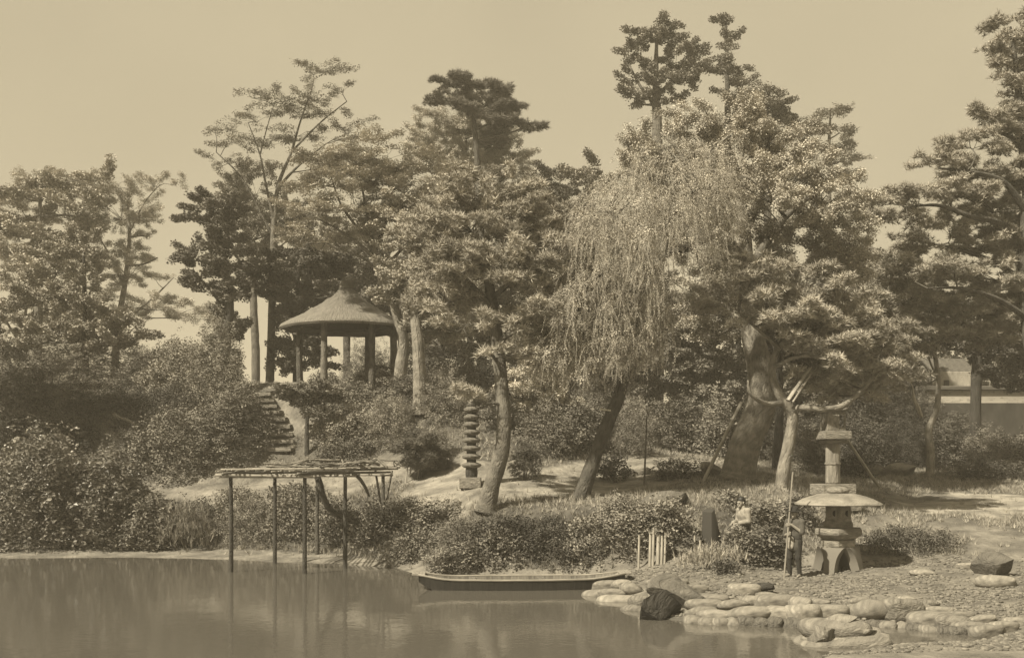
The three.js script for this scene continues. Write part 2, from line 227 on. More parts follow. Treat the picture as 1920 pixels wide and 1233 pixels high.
{ // pagoda of stacked stone discs
  const p = at(884, 33.4), t = base('stone_pagoda', p, 'slender stone pagoda of stacked round tiers behind the curved pine trunk', 'pagoda'), u = p.z * -1 / F;
  mesh('pedestal', moved(roughen(box(0.66, 0.34, 0.6, 0.03), 0.01), -0.03, 0.12, 0.12), M.stonePale, t);
  const y0 = yAt(893, 33.4) - p.y;
  mesh('core', moved(roughen(lathe([[0.0, -0.1], [0.17, -0.1], [0.19, 0.1], [0.17, 0.32], [0.14, 0.4], [0.13, 2.1], [0, 2.1]], 14), 0.02), 0, y0, 0), M.stoneDark, t);
  [873, 857, 841.5, 826.5, 811.5, 797, 783, 769].forEach((py, i) => { const r = 0.305 - 0.010 * i, y = yAt(py, 33.4) - p.y; mesh('tier', roughen(lathe([[0.12, -0.07], [r * 0.72, -0.055], [r * 0.93, -0.02], [r, 0.022], [r * 0.97, 0.05], [r * 0.7, 0.085], [0.12, 0.12]], 22).translate(0, y, 0), 0.008, 5, i), M.stone, t); });
  const yt = yAt(762, 33.4) - p.y;
  mesh('finial', roughen(lathe([[0, 0], [0.13, 0], [0.15, 0.06], [0.1, 0.1], [0.13, 0.15], [0.12, 0.2], [0.05, 0.26], [0, 0.34]], 12), 0.01, 6).translate(0, yt, 0), M.stoneMid, t);
}
{ // snow-viewing lantern on curved legs
  const p = at(1572, 26.5), t = base('snow_viewing_lantern', p, 'broad stone lantern with a wide umbrella roof and four bowed legs on the gravel', 'stone lantern');
  const y = (py) => yAt(py, 26.5) - p.y;
  const yl = y(1026);
  for (let k = 0; k < 4; k++) { // legs bow outward
    const c = [], n = 9; for (let i = 0; i <= n; i++) { const f = i / n; c.push([0.29 + 0.2 * Math.pow(f, 0.75), yl + 0.02 - f * (yl + 0.04)]); }
    const pos = [], idx = [], w = 0.19; c.forEach(([r, yy], i) => { const f = i / n, th = 0.12 - 0.015 * f, ww = 0.135 + 0.165 * Math.pow(1 - f, 3.2); for (const [dr, s] of [[th, -ww], [th, ww], [-th, ww], [-th, -ww]]) pos.push(r + dr, yy, s); });
    for (let i = 0; i < n; i++) for (let j = 0; j < 4; j++) { const a = 4 * i + j, b = 4 * i + (j + 1) % 4; idx.push(a, a + 4, b, b, a + 4, b + 4); } idx.push(0, 1, 2, 0, 2, 3, 4 * n, 4 * n + 2, 4 * n + 1, 4 * n, 4 * n + 3, 4 * n + 2);
    let g = new THREE.BufferGeometry(); g.setAttribute('position', new THREE.Float32BufferAttribute(pos, 3)); g.setIndex(idx); g = toCreasedNormals(g, 0.7); g.rotateY(k * Math.PI / 2 + Math.PI / 4 + 0.12); norm(g); mesh('leg', g, M.stonePale, t);
  }
  const hex = (a, name, m = M.stonePale, n = 6, rot = 0.26) => { let g = polyRing(a.map(([r, yy]) => [r, yy, 0]), n); g.rotateY(rot); g = toCreasedNormals(g, 0.6); return mesh(name, g, m, t); };
  hex([[0, yl - 0.02], [0.42, yl - 0.02], [0.45, yl + 0.02], [0.45, yl + 0.19], [0.40, yl + 0.21], [0, yl + 0.21]], 'base_ring');
  const yp = y(1010); hex([[0, yp - 0.02], [0.38, yp - 0.02], [0.46, yp + 0.03], [0.60, yp + 0.11], [0.62, yp + 0.14], [0.62, yp + 0.24], [0.6, yp + 0.27], [0, yp + 0.27]], 'platform');
  const yf = y(987), yft = y(944);
  hex([[0.39, yf - 0.02], [0.40, yf + 0.06], [0.36, yf + 0.14], [0.335, yf + 0.22], [0.335, yft], [0.2, yft]], 'fire_box');
  for (let k = 0; k < 3; k++) { const a = k * Math.PI / 3 + 0.26 + Math.PI / 6 + (k - 0) * 0 - 0.02, g = new THREE.CylinderGeometry(0.075, 0.075, 0.03, 16); g.rotateZ(Math.PI / 2); g.translate(0.287, yf + 0.33, 0); g.rotateY(-Math.PI * 0.5 - 0.5 + k * Math.PI / 3 + 0.02); mesh('window', g, M.stoneDark, t); }
  const yr = y(945); { const g = roughen(lathe([[0.0, 0.0], [0.5, -0.01], [0.99, -0.015], [1.03, 0.0], [1.01, 0.03], [0.86, 0.115], [0.66, 0.19], [0.46, 0.24], [0.3, 0.262], [0, 0.27]], 40), 0.006); g.translate(0, yr, 0); mesh('roof', toCreasedNormals(g, 0.7), M.stonePale, t); }
  mesh('finial', roughen(lathe([[0, 0.25], [0.2, 0.25], [0.25, 0.29], [0.27, 0.34], [0.23, 0.39], [0.1, 0.42], [0, 0.43]], 20), 0.006).translate(0, yr, 0), M.stonePale, t);
}
{ // tall pillar lantern behind it
  const d = 31.2, p = at(1562, d), t = base('pillar_lantern', p, 'tall stone pillar lantern with a square fire box, standing behind the umbrella-roofed lantern', 'stone lantern'); t.rotation.y = 0.12;
  const y = (py) => yAt(py, d) - p.y, sq = (w, h, yy, name, m = M.stonePale) => mesh(name, moved(roughen(mergeVertices(box(w, h, w, 0.025)), 0.004), 0, yy, 0), m, t);
  const b = y(907); sq(1.2, Math.max(0.3, b - 0.3), (b - 0.3) / 2 - 0.1, 'plinth'); sq(0.98, 0.32, b - 0.16, 'base_block');
  const rd = (name, a) => mesh(name, roughen(lathe(a, 20), 0.004), M.stonePale, t);
  rd('shaft', [[0, b - 0.02], [0.22, b - 0.02], [0.205, b + 0.06], [0.2, y(869) - 0.03], [0.225, y(869) - 0.02], [0.225, y(869) + 0.03], [0.2, y(869) + 0.04], [0.2, y(832)], [0, y(832)]]);
  mesh('platform', moved(roughen(mergeVertices(box(0.6, 0.1, 0.6, 0.02)), 0.004), 0, y(828) + 0.0, 0), M.stonePale, t); mesh('platform_top', moved(roughen(mergeVertices(box(0.8, 0.24, 0.8, 0.03)), 0.005), 0, y(816), 0), M.stonePale, t);
  const f0 = y(808), f1 = y(772), wz = 0.27; // fire box: four corner pieces and two panels around an opening
  mesh('fire_box', merged([moved(box(0.36, f1 - f0, 0.54, 0.015), -0.09, (f0 + f1) / 2, 0), moved(box(0.18, 0.1, 0.54, 0.012), 0.18, f0 + 0.05, 0), moved(box(0.18, 0.1, 0.54, 0.012), 0.18, f1 - 0.05, 0), moved(box(0.05, f1 - f0 - 0.2, 0.07, 0.01), 0.245, (f0 + f1) / 2, 0.235), moved(box(0.05, f1 - f0 - 0.2, 0.07, 0.01), 0.245, (f0 + f1) / 2, -0.235)]), M.stonePale, t);
  mesh('roof', toCreasedNormals(roughen(polyRing([[0, f1, 0], [0.44, f1, 0], [0.48, f1 + 0.05, 0], [0.44, f1 + 0.1, 0], [0.26, f1 + 0.18, 0], [0.12, f1 + 0.26, 0], [0, f1 + 0.3, 0]], 4), 0.01).rotateY(Math.PI / 4), 0.6), M.stone, t);
}
{ // flat-bottomed punt drawn up by the bank
  const o = V((975 - CX) * 25.4 / F, 0, -25.5), t = base('wooden_punt', o, 'long flat dark wooden punt moored beside the bank', 'boat'); t.rotation.y = 0.055;
  const L0 = -2.34, L1 = 2.42, n = 24;
  const sec = (f) => { const x = L0 + (L1 - L0) * f, e = Math.sin(Math.PI * clamp(f * 0.96 + 0.02, 0, 1)), w = 0.22 + 0.34 * Math.pow(e, 0.55), bow = Math.pow(Math.max(0, 1 - f / 0.16), 1.6), st = Math.pow(Math.max(0, (f - 0.8) / 0.2), 1.6); return { x, w, top: 0.25 + 0.10 * bow + 0.10 * st - 0.02 * e, bot: -0.14 + 0.32 * bow + 0.3 * st }; };
  const side = (s, inset) => { const pos = [], idx = [], uv = []; for (let i = 0; i <= n; i++) { const q = sec(i / n), w = q.w - inset; pos.push(q.x, q.top - inset * 0.2, s * w, q.x, q.bot + inset, s * (w - 0.09)); uv.push(q.x, 0, q.x, 0.4); } for (let i = 0; i < n; i++) { const a = 2 * i; idx.push(a, a + 1, a + 2, a + 2, a + 1, a + 3); } const g = new THREE.BufferGeometry(); g.setAttribute('position', new THREE.Float32BufferAttribute(pos, 3)); g.setAttribute('uv', new THREE.Float32BufferAttribute(uv, 2)); g.setIndex(idx); g.computeVertexNormals(); return g; };
  const floor = (dy, inset) => { const pos = [], idx = [], uv = []; for (let i = 0; i <= n; i++) { const q = sec(i / n), w = q.w - 0.09 - inset; pos.push(q.x, q.bot + dy, w, q.x, q.bot + dy, -w); uv.push(q.x, 0, q.x, 1); } for (let i = 0; i < n; i++) { const a = 2 * i; idx.push(a, a + 1, a + 2, a + 2, a + 1, a + 3); } const g = new THREE.BufferGeometry(); g.setAttribute('position', new THREE.Float32BufferAttribute(pos, 3)); g.setAttribute('uv', new THREE.Float32BufferAttribute(uv, 2)); g.setIndex(idx); g.computeVertexNormals(); return g; };
  const hull = mesh('hull', merged([side(1, 0), side(-1, 0), floor(0, 0)]), M.hull, t);
  for (const q of [1, -1]) mesh('lining_board', side(q, 0.035), M.wood, t);
  const dk = floor(0.2, -0.05); mesh('deck_boards', dk, M.woodPale, t);
  for (const s of [1, -1]) mesh('gunwale', tube(Array.from({ length: 13 }, (_, i) => { const q = sec(i / 12); return { p: V(q.x, q.top + 0.005, s * (q.w - 0.01)), r: 0.028 }; }), 6, 0.2, 0.03), M.woodPale, t);
  for (const f of [0.26, 0.6]) { const q = sec(f); mesh('thwart', moved(box(0.16, 0.04, 2 * q.w - 0.08, 0.01), q.x, 0.2, 0), M.wood, t); }
  for (const [f, w] of [[0.004, 0.3], [0.996, 0.26]]) { const q = sec(f); mesh('end_board', moved(box(w, 0.05, 2 * q.w, 0.012), q.x + (f < 0.5 ? -0.02 : 0.04), q.top + 0.005, 0, 0, 0, f < 0.5 ? -0.08 : 0.08), M.woodPale, t); }
}
{ // wisteria pergola standing in the shallows
  const cor = [[432, 29.1], [571, 28.7], [515, 31.35], [647, 30.1], [595, 33.0], [718, 32.0]].map(([px, d]) => V((px - CX) * d / F, 0, -d));
  const o = V(cor[0].x, 0, cor[0].z), t = base('pergola', o, 'thin-posted pergola roofed with poles and bare vine stems, standing over the pond', 'pergola');
  const top = 2.5, loc = (v) => v.clone().sub(o);
  cor.forEach((c, i) => { const a = loc(c); mesh('post', tube([{ p: V(a.x, -0.45, a.z), r: 0.062 }, { p: V(a.x + rr(-0.02, 0.02), 1.2, a.z), r: 0.056 }, { p: V(a.x, top, a.z), r: 0.05 }], 8, 0.3, 0.12), i > 3 ? M.barkDark : M.barkVeryDark, t); });
  const A = loc(cor[0]), B = loc(cor[1]), C = loc(cor[4]), D = loc(cor[5]);
  const U = (s, k) => A.clone().multiplyScalar((1 - s) * (1 - k)).add(B.clone().multiplyScalar(s * (1 - k))).add(C.clone().multiplyScalar((1 - s) * k)).add(D.clone().multiplyScalar(s * k));
  const pole = (name, s0, k0, s1, k1, y, r, m, y1 = y) => { const a = U(s0, k0), b = U(s1, k1); a.y = y; b.y = y1; mesh(name, rod(a, b, r, r * 0.85, 6, 0.1), m, t); };
  for (const k of [-0.03, 0.0, 0.5, 1.0]) pole('beam', -0.16, k, 1.14, k, top + 0.03 + (k < 0 ? 0.045 : 0), 0.045, M.woodPale, top + 0.03);
  for (const s of [0, 1]) pole('beam', s, -0.08, s, 1.1, top + 0.11, 0.045, M.wood);
  for (let i = 0; i < 22; i++) { const s = -0.14 + 1.28 * i / 21 + rr(-0.02, 0.02); pole('lattice_pole', s, -0.06 + rr(-0.04, 0.04), s + rr(-0.08, 0.08), 1.1 + rr(-0.05, 0.1), top + 0.16 + rr(0, 0.04), rr(0.02, 0.034), rnd() < 0.6 ? M.woodPale : M.wood, top + 0.19 + rr(0, 0.08)); }
  for (let i = 0; i < 8; i++) { const k = i / 7; pole('lattice_pole', -0.15 + rr(-0.04, 0.04), k, 1.15 + rr(-0.05, 0.08), k + rr(-0.1, 0.1), top + 0.22, rr(0.018, 0.028), M.woodPale, top + 0.24); }
  const vine = (pts, r0, m) => mesh('vine_stem', tube(pts.map((p, i) => ({ p, r: r0 * (1 - 0.5 * i / pts.length) })), 6, 0.12, 0.25), m, t);
  for (let i = 0; i < 16; i++) { let s = rr(0.1, 1.1), k = rr(0.35, 1.1), a = rr(0, 6.28); const pts = []; for (let j = 0; j < 7; j++) { const q = U(s, k); q.y = top + 0.24 + rr(0, 0.2) * (0.4 + k); pts.push(q); a += rr(-0.9, 0.9); s += 0.16 * Math.cos(a); k = clamp(k + 0.11 * Math.sin(a), 0, 1.15); s = clamp(s, -0.1, 1.2); } vine(pts, rr(0.022, 0.05), rnd() < 0.55 ? M.barkPale : M.barkMid); }
  const pv = (a) => a.map(([px, py, d]) => loc(P(px, py, d)));
  vine(pv([[592, 884, 31.5], [598, 905, 31.5], [605, 930, 31.6], [617, 952, 31.8], [636, 966, 32], [658, 972, 32.2], [672, 985, 32.3], [682, 1003, 32.4], [678, 1030, 32.5]]), 0.11, M.barkDark);
  vine(pv([[697, 968, 32.4], [690, 985, 32.4], [680, 1000, 32.4], [684, 1018, 32.4], [694, 1032, 32.5]]), 0.07, M.barkDark);
  vine(pv([[655, 882, 31.8], [672, 895, 32], [684, 912, 32.2], [692, 930, 32.4]]), 0.06, M.barkMid);
  for (const [a, b] of [[[703, 878, 32.3], [713, 940, 32.8]], [[735, 882, 33], [722, 950, 33]]]) { const [p, q] = pv([a, b]); mesh('prop', rod(p, q, 0.035), M.barkMid, t); }
}
// slanting props and odd poles
function poleThing(name, label, cat, a, b, r, m, group) { const t = base(name, b, label, cat, group); t.add(Object.assign(new THREE.Mesh(rod(a.clone().sub(b), V(0, -0.05, 0), r * 0.85, r, 7, 0.06), m), { name: 'pole' })); return t; }
{
  const g1 = ground(1318, 902); poleThing('prop_pole', 'pale slanting prop pole on the pond side of the huge trunk', 'prop', P(1390, 754, -g1.z + 1.4), g1, 0.06, M.bamboo);
  const g2 = ground(1651, 914); poleThing('prop_pole', 'pale slanting prop pole beside the shaft of the pillar lantern', 'prop', P(1585, 818, -g2.z - 1.5), g2, 0.055, M.bamboo);
  const sp = at(1208, 33.8); poleThing('thin_stake', 'thin dark upright stake beside the leaning weeping tree', 'stake', P(1213, 782, 33.8), sp, 0.03, M.twig);
  const hw = P(1135, 768, 31.2); const tg = base('tree_label', hw, 'small white tag fixed across the leaning weeping tree trunk', 'tag'); mesh('board', moved(box(0.32, 0.045, 0.03, 0.005), 0, 0, 0.0, 0, 0, -0.12), mat(0.75), tg); mesh('peg', moved(new THREE.CylinderGeometry(0.01, 0.01, 0.16, 6), 0.06, -0.01, -0.06, 0, Math.PI / 2), M.woodDark, tg);
  for (const [px, py, w, h, d, lb] of [[768, 862, 0, 30, 36.4, 'middle'], [760, 868, 0, 24, 36.0, 'nearest the pergola'], [783, 868, 0, 26, 36.2, 'nearest the pagoda']]) { const q = at(px, d), a = V(q.x + 0.08, q.y + 0.75, q.z - 0.1); poleThing('dwarf_pine_stake', `short pale stake holding up the dwarf pine, ${lb}`, 'stake', a, q, 0.025, M.bamboo, 'stakes under the dwarf pine'); }
  // bare pale stems in front of the bank
  [[1197, 1040, 1003, 0.03], [1218, 1070, 1000, 0.04], [1224, 1076, 990, 0.035], [1233, 1070, 1002, 0.05], [1240, 1066, 1004, 0.035], [1246, 1062, 1003, 0.03]].forEach(([px, y0, y1, r], i) => { const q = at(px, 26.9); poleThing('bare_stem', `bare pale stem standing against the leafy bank, ${['first', 'second', 'third', 'fourth', 'fifth', 'sixth'][i]} from the punt`, 'stem', P(px + 2, y1, 27.05), q, r, M.bone, 'pale stems before the bank'); });
  const rk = [[1303, 1030, 1004, 0.03], [1313, 1055, 1012, 0.04], [1325, 1058, 1030, 0.03]]; rk.forEach(([px, y0, y1, r], i) => { const q = at(px, 26.8); poleThing('dry_cane', `short dry cane beside the upright dark slab, ${['farthest from', 'next nearer', 'closest to'][i]} the slab`, 'cane', P(px, y1, 26.9), q, r, M.bone, 'dry canes by the dark slab'); });
}
// house and garden wall far behind on the flat ground
{
  const d = 62, p = at(1790, d), t = base('storehouse', V(p.x, p.y - 0.3, p.z), 'pale plastered storehouse glimpsed between the trunks beyond the hedge', 'building');
  mesh('wall', moved(box(1.9, 5.6, 4, 0.03), 0.1, 2.8, -2), M.plaster, t);
  const s = new THREE.Shape([[-2.6, 0], [0, 1.5], [2.6, 0], [2.75, 0.06], [0, 1.7], [-2.75, 0.06]].map(([x, y]) => new THREE.Vector2(x, y))); const g = new THREE.ExtrudeGeometry(s, { depth: 6, bevelEnabled: false }); g.rotateY(Math.PI / 2); g.scale(0.42, 0.6, 0.7); g.translate(-1.15, 5.5, -2); mesh('roof', g, M.roofTile, t);
  mesh('window', moved(box(0.3, 0.45, 0.06, 0.01), -0.45, 4.9, 0.02), M.woodDark, t);
  const w = at(1890, 56), gw = base('garden_wall', V(w.x, w.y - 0.2, w.z), 'long low white wall with a tiled coping behind the hedge', 'wall');
  mesh('wall', moved(box(12, 4.2, 0.3, 0.02), 1.5, 2.0, 0), M.plaster, gw); mesh('coping', moved(box(12.2, 0.22, 0.7, 0.05), 1.5, 4.2, 0), M.roofTile, gw); mesh('base_course', moved(box(12.1, 3.5, 0.4, 0.02), 1.5, 1.7, 0), M.woodDark, gw);
}
// ------------------------------------------------------------------ rocks
const rockShapes = Array.from({ length: 10 }, (_, k) => { const g = mergeVertices(new THREE.IcosahedronGeometry(1, 4).deleteAttribute('normal').deleteAttribute('uv')); const p = g.attributes.position, q = 2.4 + (k % 3); for (let i = 0; i < p.count; i++) { const v = V(p.getX(i), p.getY(i), p.getZ(i)); const e = Math.pow(Math.pow(Math.abs(v.x), q) + Math.pow(Math.abs(v.y), q) + Math.pow(Math.abs(v.z), q), -1 / q); const r = e * (0.78 + 0.38 * fbm(v.x * 1.3 + k * 9, v.y * 1.3, v.z * 1.3, 4)); p.setXYZ(i, v.x * r, v.y * r, v.z * r); } const uv = new Float32Array(p.count * 2); for (let i = 0; i < p.count; i++) { uv[2 * i] = p.getX(i) * 0.6 + p.getZ(i) * 0.3; uv[2 * i + 1] = p.getY(i) * 0.6 + p.getZ(i) * 0.4; } g.setAttribute('uv', new THREE.BufferAttribute(uv, 2)); g.computeVertexNormals(); return g; });
const craggy = Array.from({ length: 6 }, (_, k) => { let g = rockShapes[k].clone(); const p = g.attributes.position; for (let i = 0; i < p.count; i++) { const v = V(p.getX(i), p.getY(i), p.getZ(i)); for (let c = 0; c < 13; c++) { const n = V(hash(c, k, 1) - 0.5, (hash(c, k, 2) - 0.5) * 0.9, hash(c, k, 3) - 0.5).normalize(), lim = 0.46 + 0.34 * hash(c, k, 4), dd = v.dot(n); if (dd > lim) v.addScaledVector(n, (lim - dd) * 0.93); } const w = 0.05 * (fbm(v.x * 5 + k, v.y * 9, v.z * 5, 3) - 0.5); p.setXYZ(i, v.x * (1 + w), v.y + w, v.z * (1 + w)); } return toCreasedNormals(g, 0.5); });
function rock(px, py, w, h, o = {}) { // base centre on the plate, size in its pixels
  const d0 = o.d; const p = d0 ? V((px - CX) * d0 / F, Math.max(H((px - CX) * d0 / F, -d0), -0.08), -d0) : ground(px, py), s = -p.z / F, k = Math.floor(rnd() * 10);
  const m = new THREE.Mesh(o.crag !== undefined ? craggy[o.crag] : rnd() < 0.08 ? craggy[k % 6] : rockShapes[k], o.m || [M.shore, M.shoreB, M.shoreC, M.shoreB, M.stone][Math.floor(rnd() * 5)]); m.name = numbered(o.name || 'shore_stone');
  const dz = o.dz || Math.max(w * 0.34, h * 0.9);
  m.scale.set(w * s * (o.big ? 0.7 : 0.66), h * s * (o.big ? 0.68 : 0.72), dz * s * (0.9 + 0.2 * rnd())); m.position.set(p.x, p.y + h * s * (o.up ?? 0.35), p.z - dz * s * 0.4); m.rotation.set(rr(-0.1, 0.1), o.ry ?? rr(-0.35, 0.35), (o.rz ?? rr(-0.08, 0.08))); scene.add(m);
  return tag(m, o.label || 'rounded pale edging stone between the gravel and the water', o.cat || 'stone', o.label ? o.group : 'edging stones of the gravel shore');
}
// the front rank along the water, the second rank, the stones round the inlet, the low point by the punt
const ORD = ['first', 'second', 'third', 'fourth', 'fifth', 'sixth', 'seventh', 'eighth', 'ninth', 'tenth', 'eleventh', 'twelfth', 'thirteenth', 'fourteenth', 'fifteenth', 'sixteenth', 'seventeenth', 'eighteenth'];
const rank = (list, text, g) => list.sort((a, b) => a[0] - b[0]).forEach(([px, py, w, h], i) => rock(px, py, w, h, { label: text.replace('#', ORD[i]), group: g, big: 1 }));
const EG = 'edging stones of the gravel shore';
rank([[1318, 1158, 50, 19], [1345, 1164, 62, 19], [1410, 1160, 76, 22], [1468, 1158, 46, 19], [1506, 1162, 46, 27]], 'pale edging stone of the front rank, # from the black boulder', EG);
rank([[1322, 1143, 54, 18], [1376, 1141, 46, 16], [1410, 1135, 38, 17], [1455, 1138, 60, 22], [1504, 1144, 34, 24], [1340, 1128, 40, 12], [1440, 1121, 34, 11]], 'pale edging stone of the second rank, # from the mossy boulder', EG);
rank([[1552, 1155, 58, 20], [1588, 1151, 46, 17], [1636, 1159, 60, 32], [1692, 1160, 66, 34], [1750, 1175, 66, 27], [1790, 1186, 48, 30], [1820, 1188, 52, 22], [1852, 1195, 48, 22], [1884, 1186, 44, 20], [1908, 1174, 36, 16]], 'pale rounded stone on the rim of the inlet, # from the lantern side', EG);
rank([[1612, 1134, 32, 14], [1665, 1143, 36, 15], [1722, 1150, 46, 20], [1740, 1139, 38, 14], [1762, 1155, 42, 17], [1800, 1162, 42, 15], [1540, 1134, 30, 11], [1845, 1168, 40, 14], [1700, 1128, 30, 10]], 'smaller pale stone bedded in gravel behind the inlet rim, # from the lantern side', EG);
rank([[1112, 1137, 40, 17], [1128, 1126, 54, 20], [1143, 1109, 48, 20], [1160, 1142, 60, 25], [1165, 1103, 34, 16], [1184, 1113, 32, 20], [1188, 1155, 34, 20], [1202, 1136, 34, 20], [1150, 1122, 44, 18]], 'pale stone heaped on the low point by the punt stern, # from the water', EG);
rank([[1232, 1096, 30, 10], [1268, 1098, 34, 11], [1305, 1111, 36, 14], [1396, 1113, 44, 18]], 'low pale stone on the gravel above the boulders, # from the punt', EG);
// short dark footing stones right at the waterline
[[1300, 20.35, 26], [1325, 20.2, 24], [1350, 20.15, 28], [1376, 20.15, 24], [1402, 20.1, 26], [1428, 20.0, 28], [1456, 19.9, 24], [1482, 19.8, 28], [1508, 19.75, 24], [1640, 19.9, 26], [1668, 19.85, 26], [1694, 19.8, 22], [1718, 19.6, 26], [1744, 19.3, 24], [1770, 19.2, 24], [1796, 19.1, 26], [1822, 19.1, 24]].forEach(([px, d, w], i) =>
  rock(px, 0, w, 24, { d: d - 0.25, m: rnd() < 0.6 ? M.stoneMid : M.shoreB, name: 'footing_stone', label: i < 9 ? `small footing stone at the waterline under the front rank, ${ORD[i]} from the black boulder` : `small footing stone at the waterline under the inlet rim, ${ORD[i - 9]} from the lantern side`, group: 'footing stones at the waterline', up: 0.1, big: 1 }));
rock(1238, 1166, 84, 64, { m: M.stoneDark, crag: 0, name: 'boulder', label: 'black wet boulder standing at the water edge below the gravel bank', cat: 'boulder', dz: 40, d: 20.5, up: 0.28 });
rock(1275, 1140, 96, 60, { m: M.stoneMid, crag: 1, name: 'boulder', label: 'mossy dark boulder lying behind the black wet one', cat: 'boulder', dz: 40 });
rock(1424, 1109, 44, 15, { m: M.stoneDark, crag: 2, name: 'boulder', label: 'low dark stone in the gravel below the standing person', cat: 'boulder' });
rock(1868, 1079, 76, 52, { m: M.stoneMid, crag: 3, name: 'boulder', label: 'square dark-faced boulder alone on the gravel near the path', cat: 'boulder', dz: 34 });
rock(1872, 1100, 64, 20, { m: M.shoreC, name: 'boulder', label: 'flat pale stone in front of the square dark-faced boulder', cat: 'boulder' });
rock(1818, 1066, 36, 10, { m: M.shoreC, name: 'boulder', label: 'half-buried pale stone beside the square dark-faced boulder', cat: 'boulder' });
rock(1733, 1078, 40, 10, { m: M.shoreC, name: 'boulder', label: 'low flat stone in open gravel past the broad lantern', cat: 'boulder' });
{ // layered rock: tilted slabs weathered together
  const p = V((1578 - CX) * 17.9 / F, -0.1, -17.9), t = base('layered_rock', p, 'weathered layered rock jutting from the water in the near corner of the inlet', 'rock');
  const L = [[0, 0.02, 0.0, 1.15, 0.16, 0.6, 0], [0.06, 0.13, -0.04, 1.0, 0.14, 0.52, 0.1], [-0.1, 0.24, -0.05, 0.85, 0.15, 0.45, -0.05], [-0.02, 0.35, -0.08, 0.62, 0.13, 0.36, 0.1], [-0.34, 0.14, 0.12, 0.42, 0.3, 0.34, 0.3], [0.3, 0.22, 0.06, 0.42, 0.1, 0.3, -0.2], [0.38, 0.06, 0.14, 0.4, 0.1, 0.26, 0.1]];
  L.forEach(([x, y, z, w, h, dz, ry], i) => { const m = mesh('layer', i < 3 ? rockShapes[i + 2] : craggy[i % 6], i % 2 ? M.stonePale : M.stone, t); m.scale.set(w * 0.68, h * 1.15, dz * 0.8); m.position.set(x, y * 1.15 + 0.04, z); m.rotation.set(0.06, ry, 0.10 - 0.05 * (i % 3)); });
}
rock(1278, 948, 24, 32, { m: M.stoneDark, crag: 4, name: 'stump_rock', label: 'small upright dark stone on top of the bank', cat: 'stone', up: 0.4 });
rock(1250, 946, 84, 44, { m: M.stoneMid, crag: 5, name: 'mossy_rock', label: 'large sloping mossy rock on the bank behind the earth ledge', cat: 'rock', dz: 50, up: 0.1 });
rock(1340, 893, 54, 26, { m: M.stone, crag: 1, name: 'root_rock', label: 'pale hollowed rock at the foot of the slanting prop by the huge trunk', cat: 'rock' });
rock(1372, 894, 22, 16, { m: M.stone, crag: 2, name: 'root_rock', label: 'small rock against the roots of the huge trunk', cat: 'rock' });
rock(1690, 893, 68, 30, { m: M.stone, crag: 3, name: 'root_rock', label: 'pale furrowed rock lying between the prop pole and the slim pine trunk', cat: 'rock' });
rock(1646, 893, 44, 22, { m: M.stoneMid, crag: 0, name: 'root_rock', label: 'dark lumpy rock beside the foot of the lantern prop', cat: 'rock' });
rock(1705, 838, 50, 14, { m: M.stone, name: 'flat_rock', label: 'flat pale rock in the shade under the dark hedge', cat: 'rock' });
{ // a thin dark slab set upright into the end of the bank, its edge to the light
  const d = 27.1, p = at(1342, d), u = d / F, sh = new THREE.Shape([[-12, -8], [-13, 40], [-13, 90], [-8, 94], [-1, 66], [7, 44], [9, 20], [11, -8]].map(([x, y]) => new THREE.Vector2(x * u, y * u)));
  let g = new THREE.ExtrudeGeometry(sh, { depth: 0.3, bevelEnabled: true, bevelSize: 0.03, bevelThickness: 0.03, bevelSegments: 2, steps: 3 }); g.translate(0, 0, -0.25); g = toCreasedNormals(roughen((() => { const q = mergeVertices(norm(g).deleteAttribute("normal").deleteAttribute("uv")); q.computeVertexNormals(); return q; })(), 0.03, 4), 0.6); norm(g); g.rotateY(0.55);
  const t = base('standing_slab', V(p.x, p.y, p.z), 'upright dark slab with a pale edge set into the end of the bank', 'rock'); mesh('stone', g, mat(0.1, { map: texStoneC, bumpMap: texStoneB, bumpScale: 0.05 }), t);
}
rock(1190, 890, 46, 14, { m: M.stonePale, name: 'flat_rock', label: 'flat pale stone on the slope beside the dark round bush', cat: 'rock' });
rock(508, 738, 40, 12, { m: M.stoneMid, crag: 2, name: 'step_side_rock', label: 'rock at the head of the stone steps', cat: 'rock' });
rock(590, 775, 34, 16, { m: M.stoneMid, crag: 4, name: 'step_side_rock', label: 'dark rock in the undergrowth just below the pavilion floor', cat: 'rock' });
rock(90, 752, 60, 30, { m: M.stoneMid, crag: 0, name: 'knoll_rock', label: 'mossy rock in the dark hollow below the clipped hedge', cat: 'rock' });
{ // a pale dead log in the hollow
  const g = ground(226, 792), t = base('fallen_log', g, 'pale broken log lying in the dark hollow', 'log'); t.add(Object.assign(new THREE.Mesh(tube([[212, 776, 0.10], [222, 783, 0.07], [240, 788, 0.06], [256, 797, 0.05]].map(([x, y, r]) => ({ p: P(x, y, -g.z - 0.4).sub(g), r })), 7, 0.2, 0.2), M.bone), { name: 'log' }));
}
